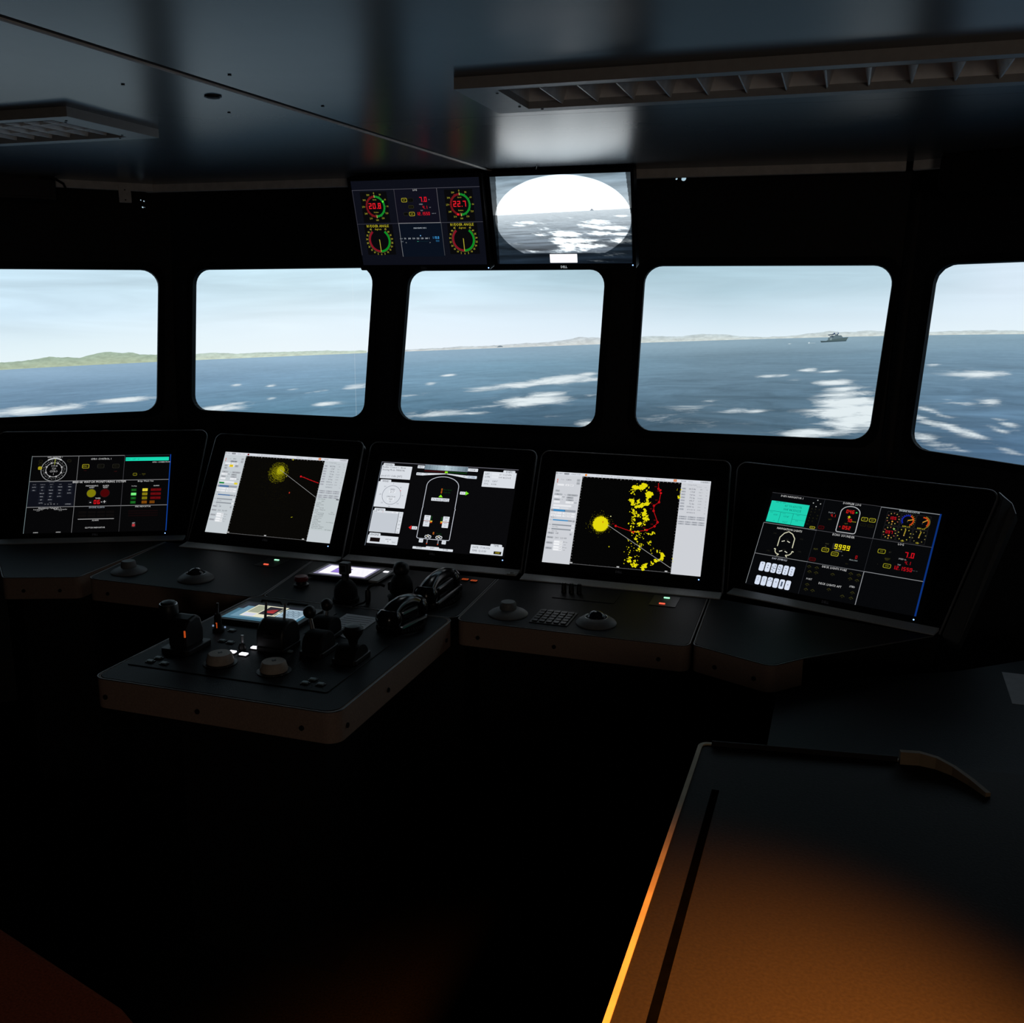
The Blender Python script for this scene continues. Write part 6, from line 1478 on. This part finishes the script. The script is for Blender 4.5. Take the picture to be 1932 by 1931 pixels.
ct.children[-1]['label'] = 'curved wooden rail standing on the far edge of the table'
band([Lc(-.17,1.697), Lc(0,1.722), Lc(.150,1.742)], .0035, TZ+.0005, TZ+.010).build('back_lip', M_table, ct)

wd = empty('wing_desk', G(.6, 2.35, 0), YAW, 'low dark side desk between the rightmost console bay and the chart table', 'desk')
def Lw(u, v): return (u-.6, v-2.35)
mb = MB(); mb.prism(rpoly([Lw(-.092,1.80), Lw(1.25,1.80), Lw(1.25,2.95), Lw(.62,2.95), Lw(.36,2.74), Lw(-.088,2.50)], [.02,.02,0,0,0,.02], 4), .700, .724); mb.build('desk_top', M_desk, wd, bevel=.002)
mb = MB(); mb.prism([Lw(0,1.85), Lw(1.2,1.85), Lw(1.2,2.6), Lw(0,2.35)], 0, .70); mb.build('base_cabinet', M_base, wd)
ps = empty('paper_sheet', G(.56, 2.66, .724), YAW, 'sheet of white paper on the dark side desk at the right edge', 'paper')
mb = MB(); mb.prism([(-.090,-.112),(.12,-.112),(.12,.112),(-.083,.112)], .0002, .0012); mb.build('sheet', M_paper, ps)

# ------------------------------------------------------------------ padded bench in the lower left corner
bn = empty('padded_bench', G(-1.40, .93, 0), YAW+R(-15.5), 'low dark red padded bench at the lower left corner', 'bench')
Mb_ = bn.matrix_basis.copy() if False else (Matrix.Translation(G(-1.40, .93, 0)) @ Matrix.Rotation(YAW+R(-15.5), 4, 'Z')).inverted()
e0 = Mb_ @ G(-1.534, 1.354); e1 = Mb_ @ G(-1.147, 1.247); e2 = Mb_ @ G(-1.050, 1.215)
pb = rpoly([(-.75,-.45), (e2.x+.06,-.45), (e2.x+.02,e2.y-.02), (e1.x,e1.y), (-.75,e0.y+.005)], [.05,.05,.03,.05,.05], 6)
mb = MB(); mb.prism(pb, .34, .45); mb.build('cushion', M_seat, bn, bevel=.022, seg=4)
mb = MB(); mb.prism([(p[0]*.92, p[1]*.9-.01) for p in pb], 0, .34); mb.build('bench_base', M_base, bn)

# ------------------------------------------------------------------ small things under the ceiling
hk = empty('wire_end', (0,0,0), 0, 'thin wire end sticking up above the right overhead monitor', 'wire')
hk.location = (.078, 3.715, 2.146)
mb = MB(); mb.tube([(0,0,-.004),(0,-.05,.001),(.001,-.12,.0035)], .0012, 6); mb.tube([(.001,-.12,.0035),(.012,-.118,.004)], .0010, 6); mb.build('wire', M_screw, hk, smooth=True)
Mf = wall_frame('front_left')
tb = empty('wall_bracket', None, 0, 'grey tab bracket hanging from the cornice, above the leftmost window', 'bracket', mtx=Mf @ Matrix.Translation((-.083,.888,.197)))
mb = MB(); mb.prism(rrect(-.024,-.030,.024,.042,.003), 0, .008); mb.build('plate', M_corn, tb, bevel=.001); 
for y in (-.02,.02): mb = MB(); mb.cyl((0,y,.009),(0,y,.0115), .003, n=8); mb.build('screw', M_screw, tb)
bx = empty('junction_box', None, 0, 'black box under the ceiling in the upper left corner, with a short cable', 'box', mtx=Mf @ Matrix.Translation((-.60,.905,.200)))
mb = MB(); mb.prism(rrect(-.32,-.06,.255,.030,.006), 0, .06); mb.build('case', M_plast, bx, bevel=.003)
mb = MB(); mb.prism(rrect(-.30,-.05,.235,.020,.004), .06, .064); mb.build('lid', M_plast, bx, bevel=.001)
mb = MB(); mb.tube([(.20,.020,.066),(.255,.018,.07),(.283,.004,.06),(.292,-.012,.045)], .005, 8); mb.build('cable', M_rubber, bx, smooth=True)
Mr = wall_frame('front_right')
ob = empty('overhead_box', None, 0, 'black rounded equipment box under the ceiling at the right edge', 'box', mtx=Mr @ Matrix.Translation((.105,.865,.200)))
mb = MB(); mb.prism(rrect(-.022,-.05,.55,.090,.03), 0, .10); mb.build('case', M_rubber, ob, bevel=.012)
mb = MB(); mb.prism(rrect(.02,-.03,.50,.07,.02), .10, .106); mb.build('front_cover', M_rubber, ob, bevel=.003)
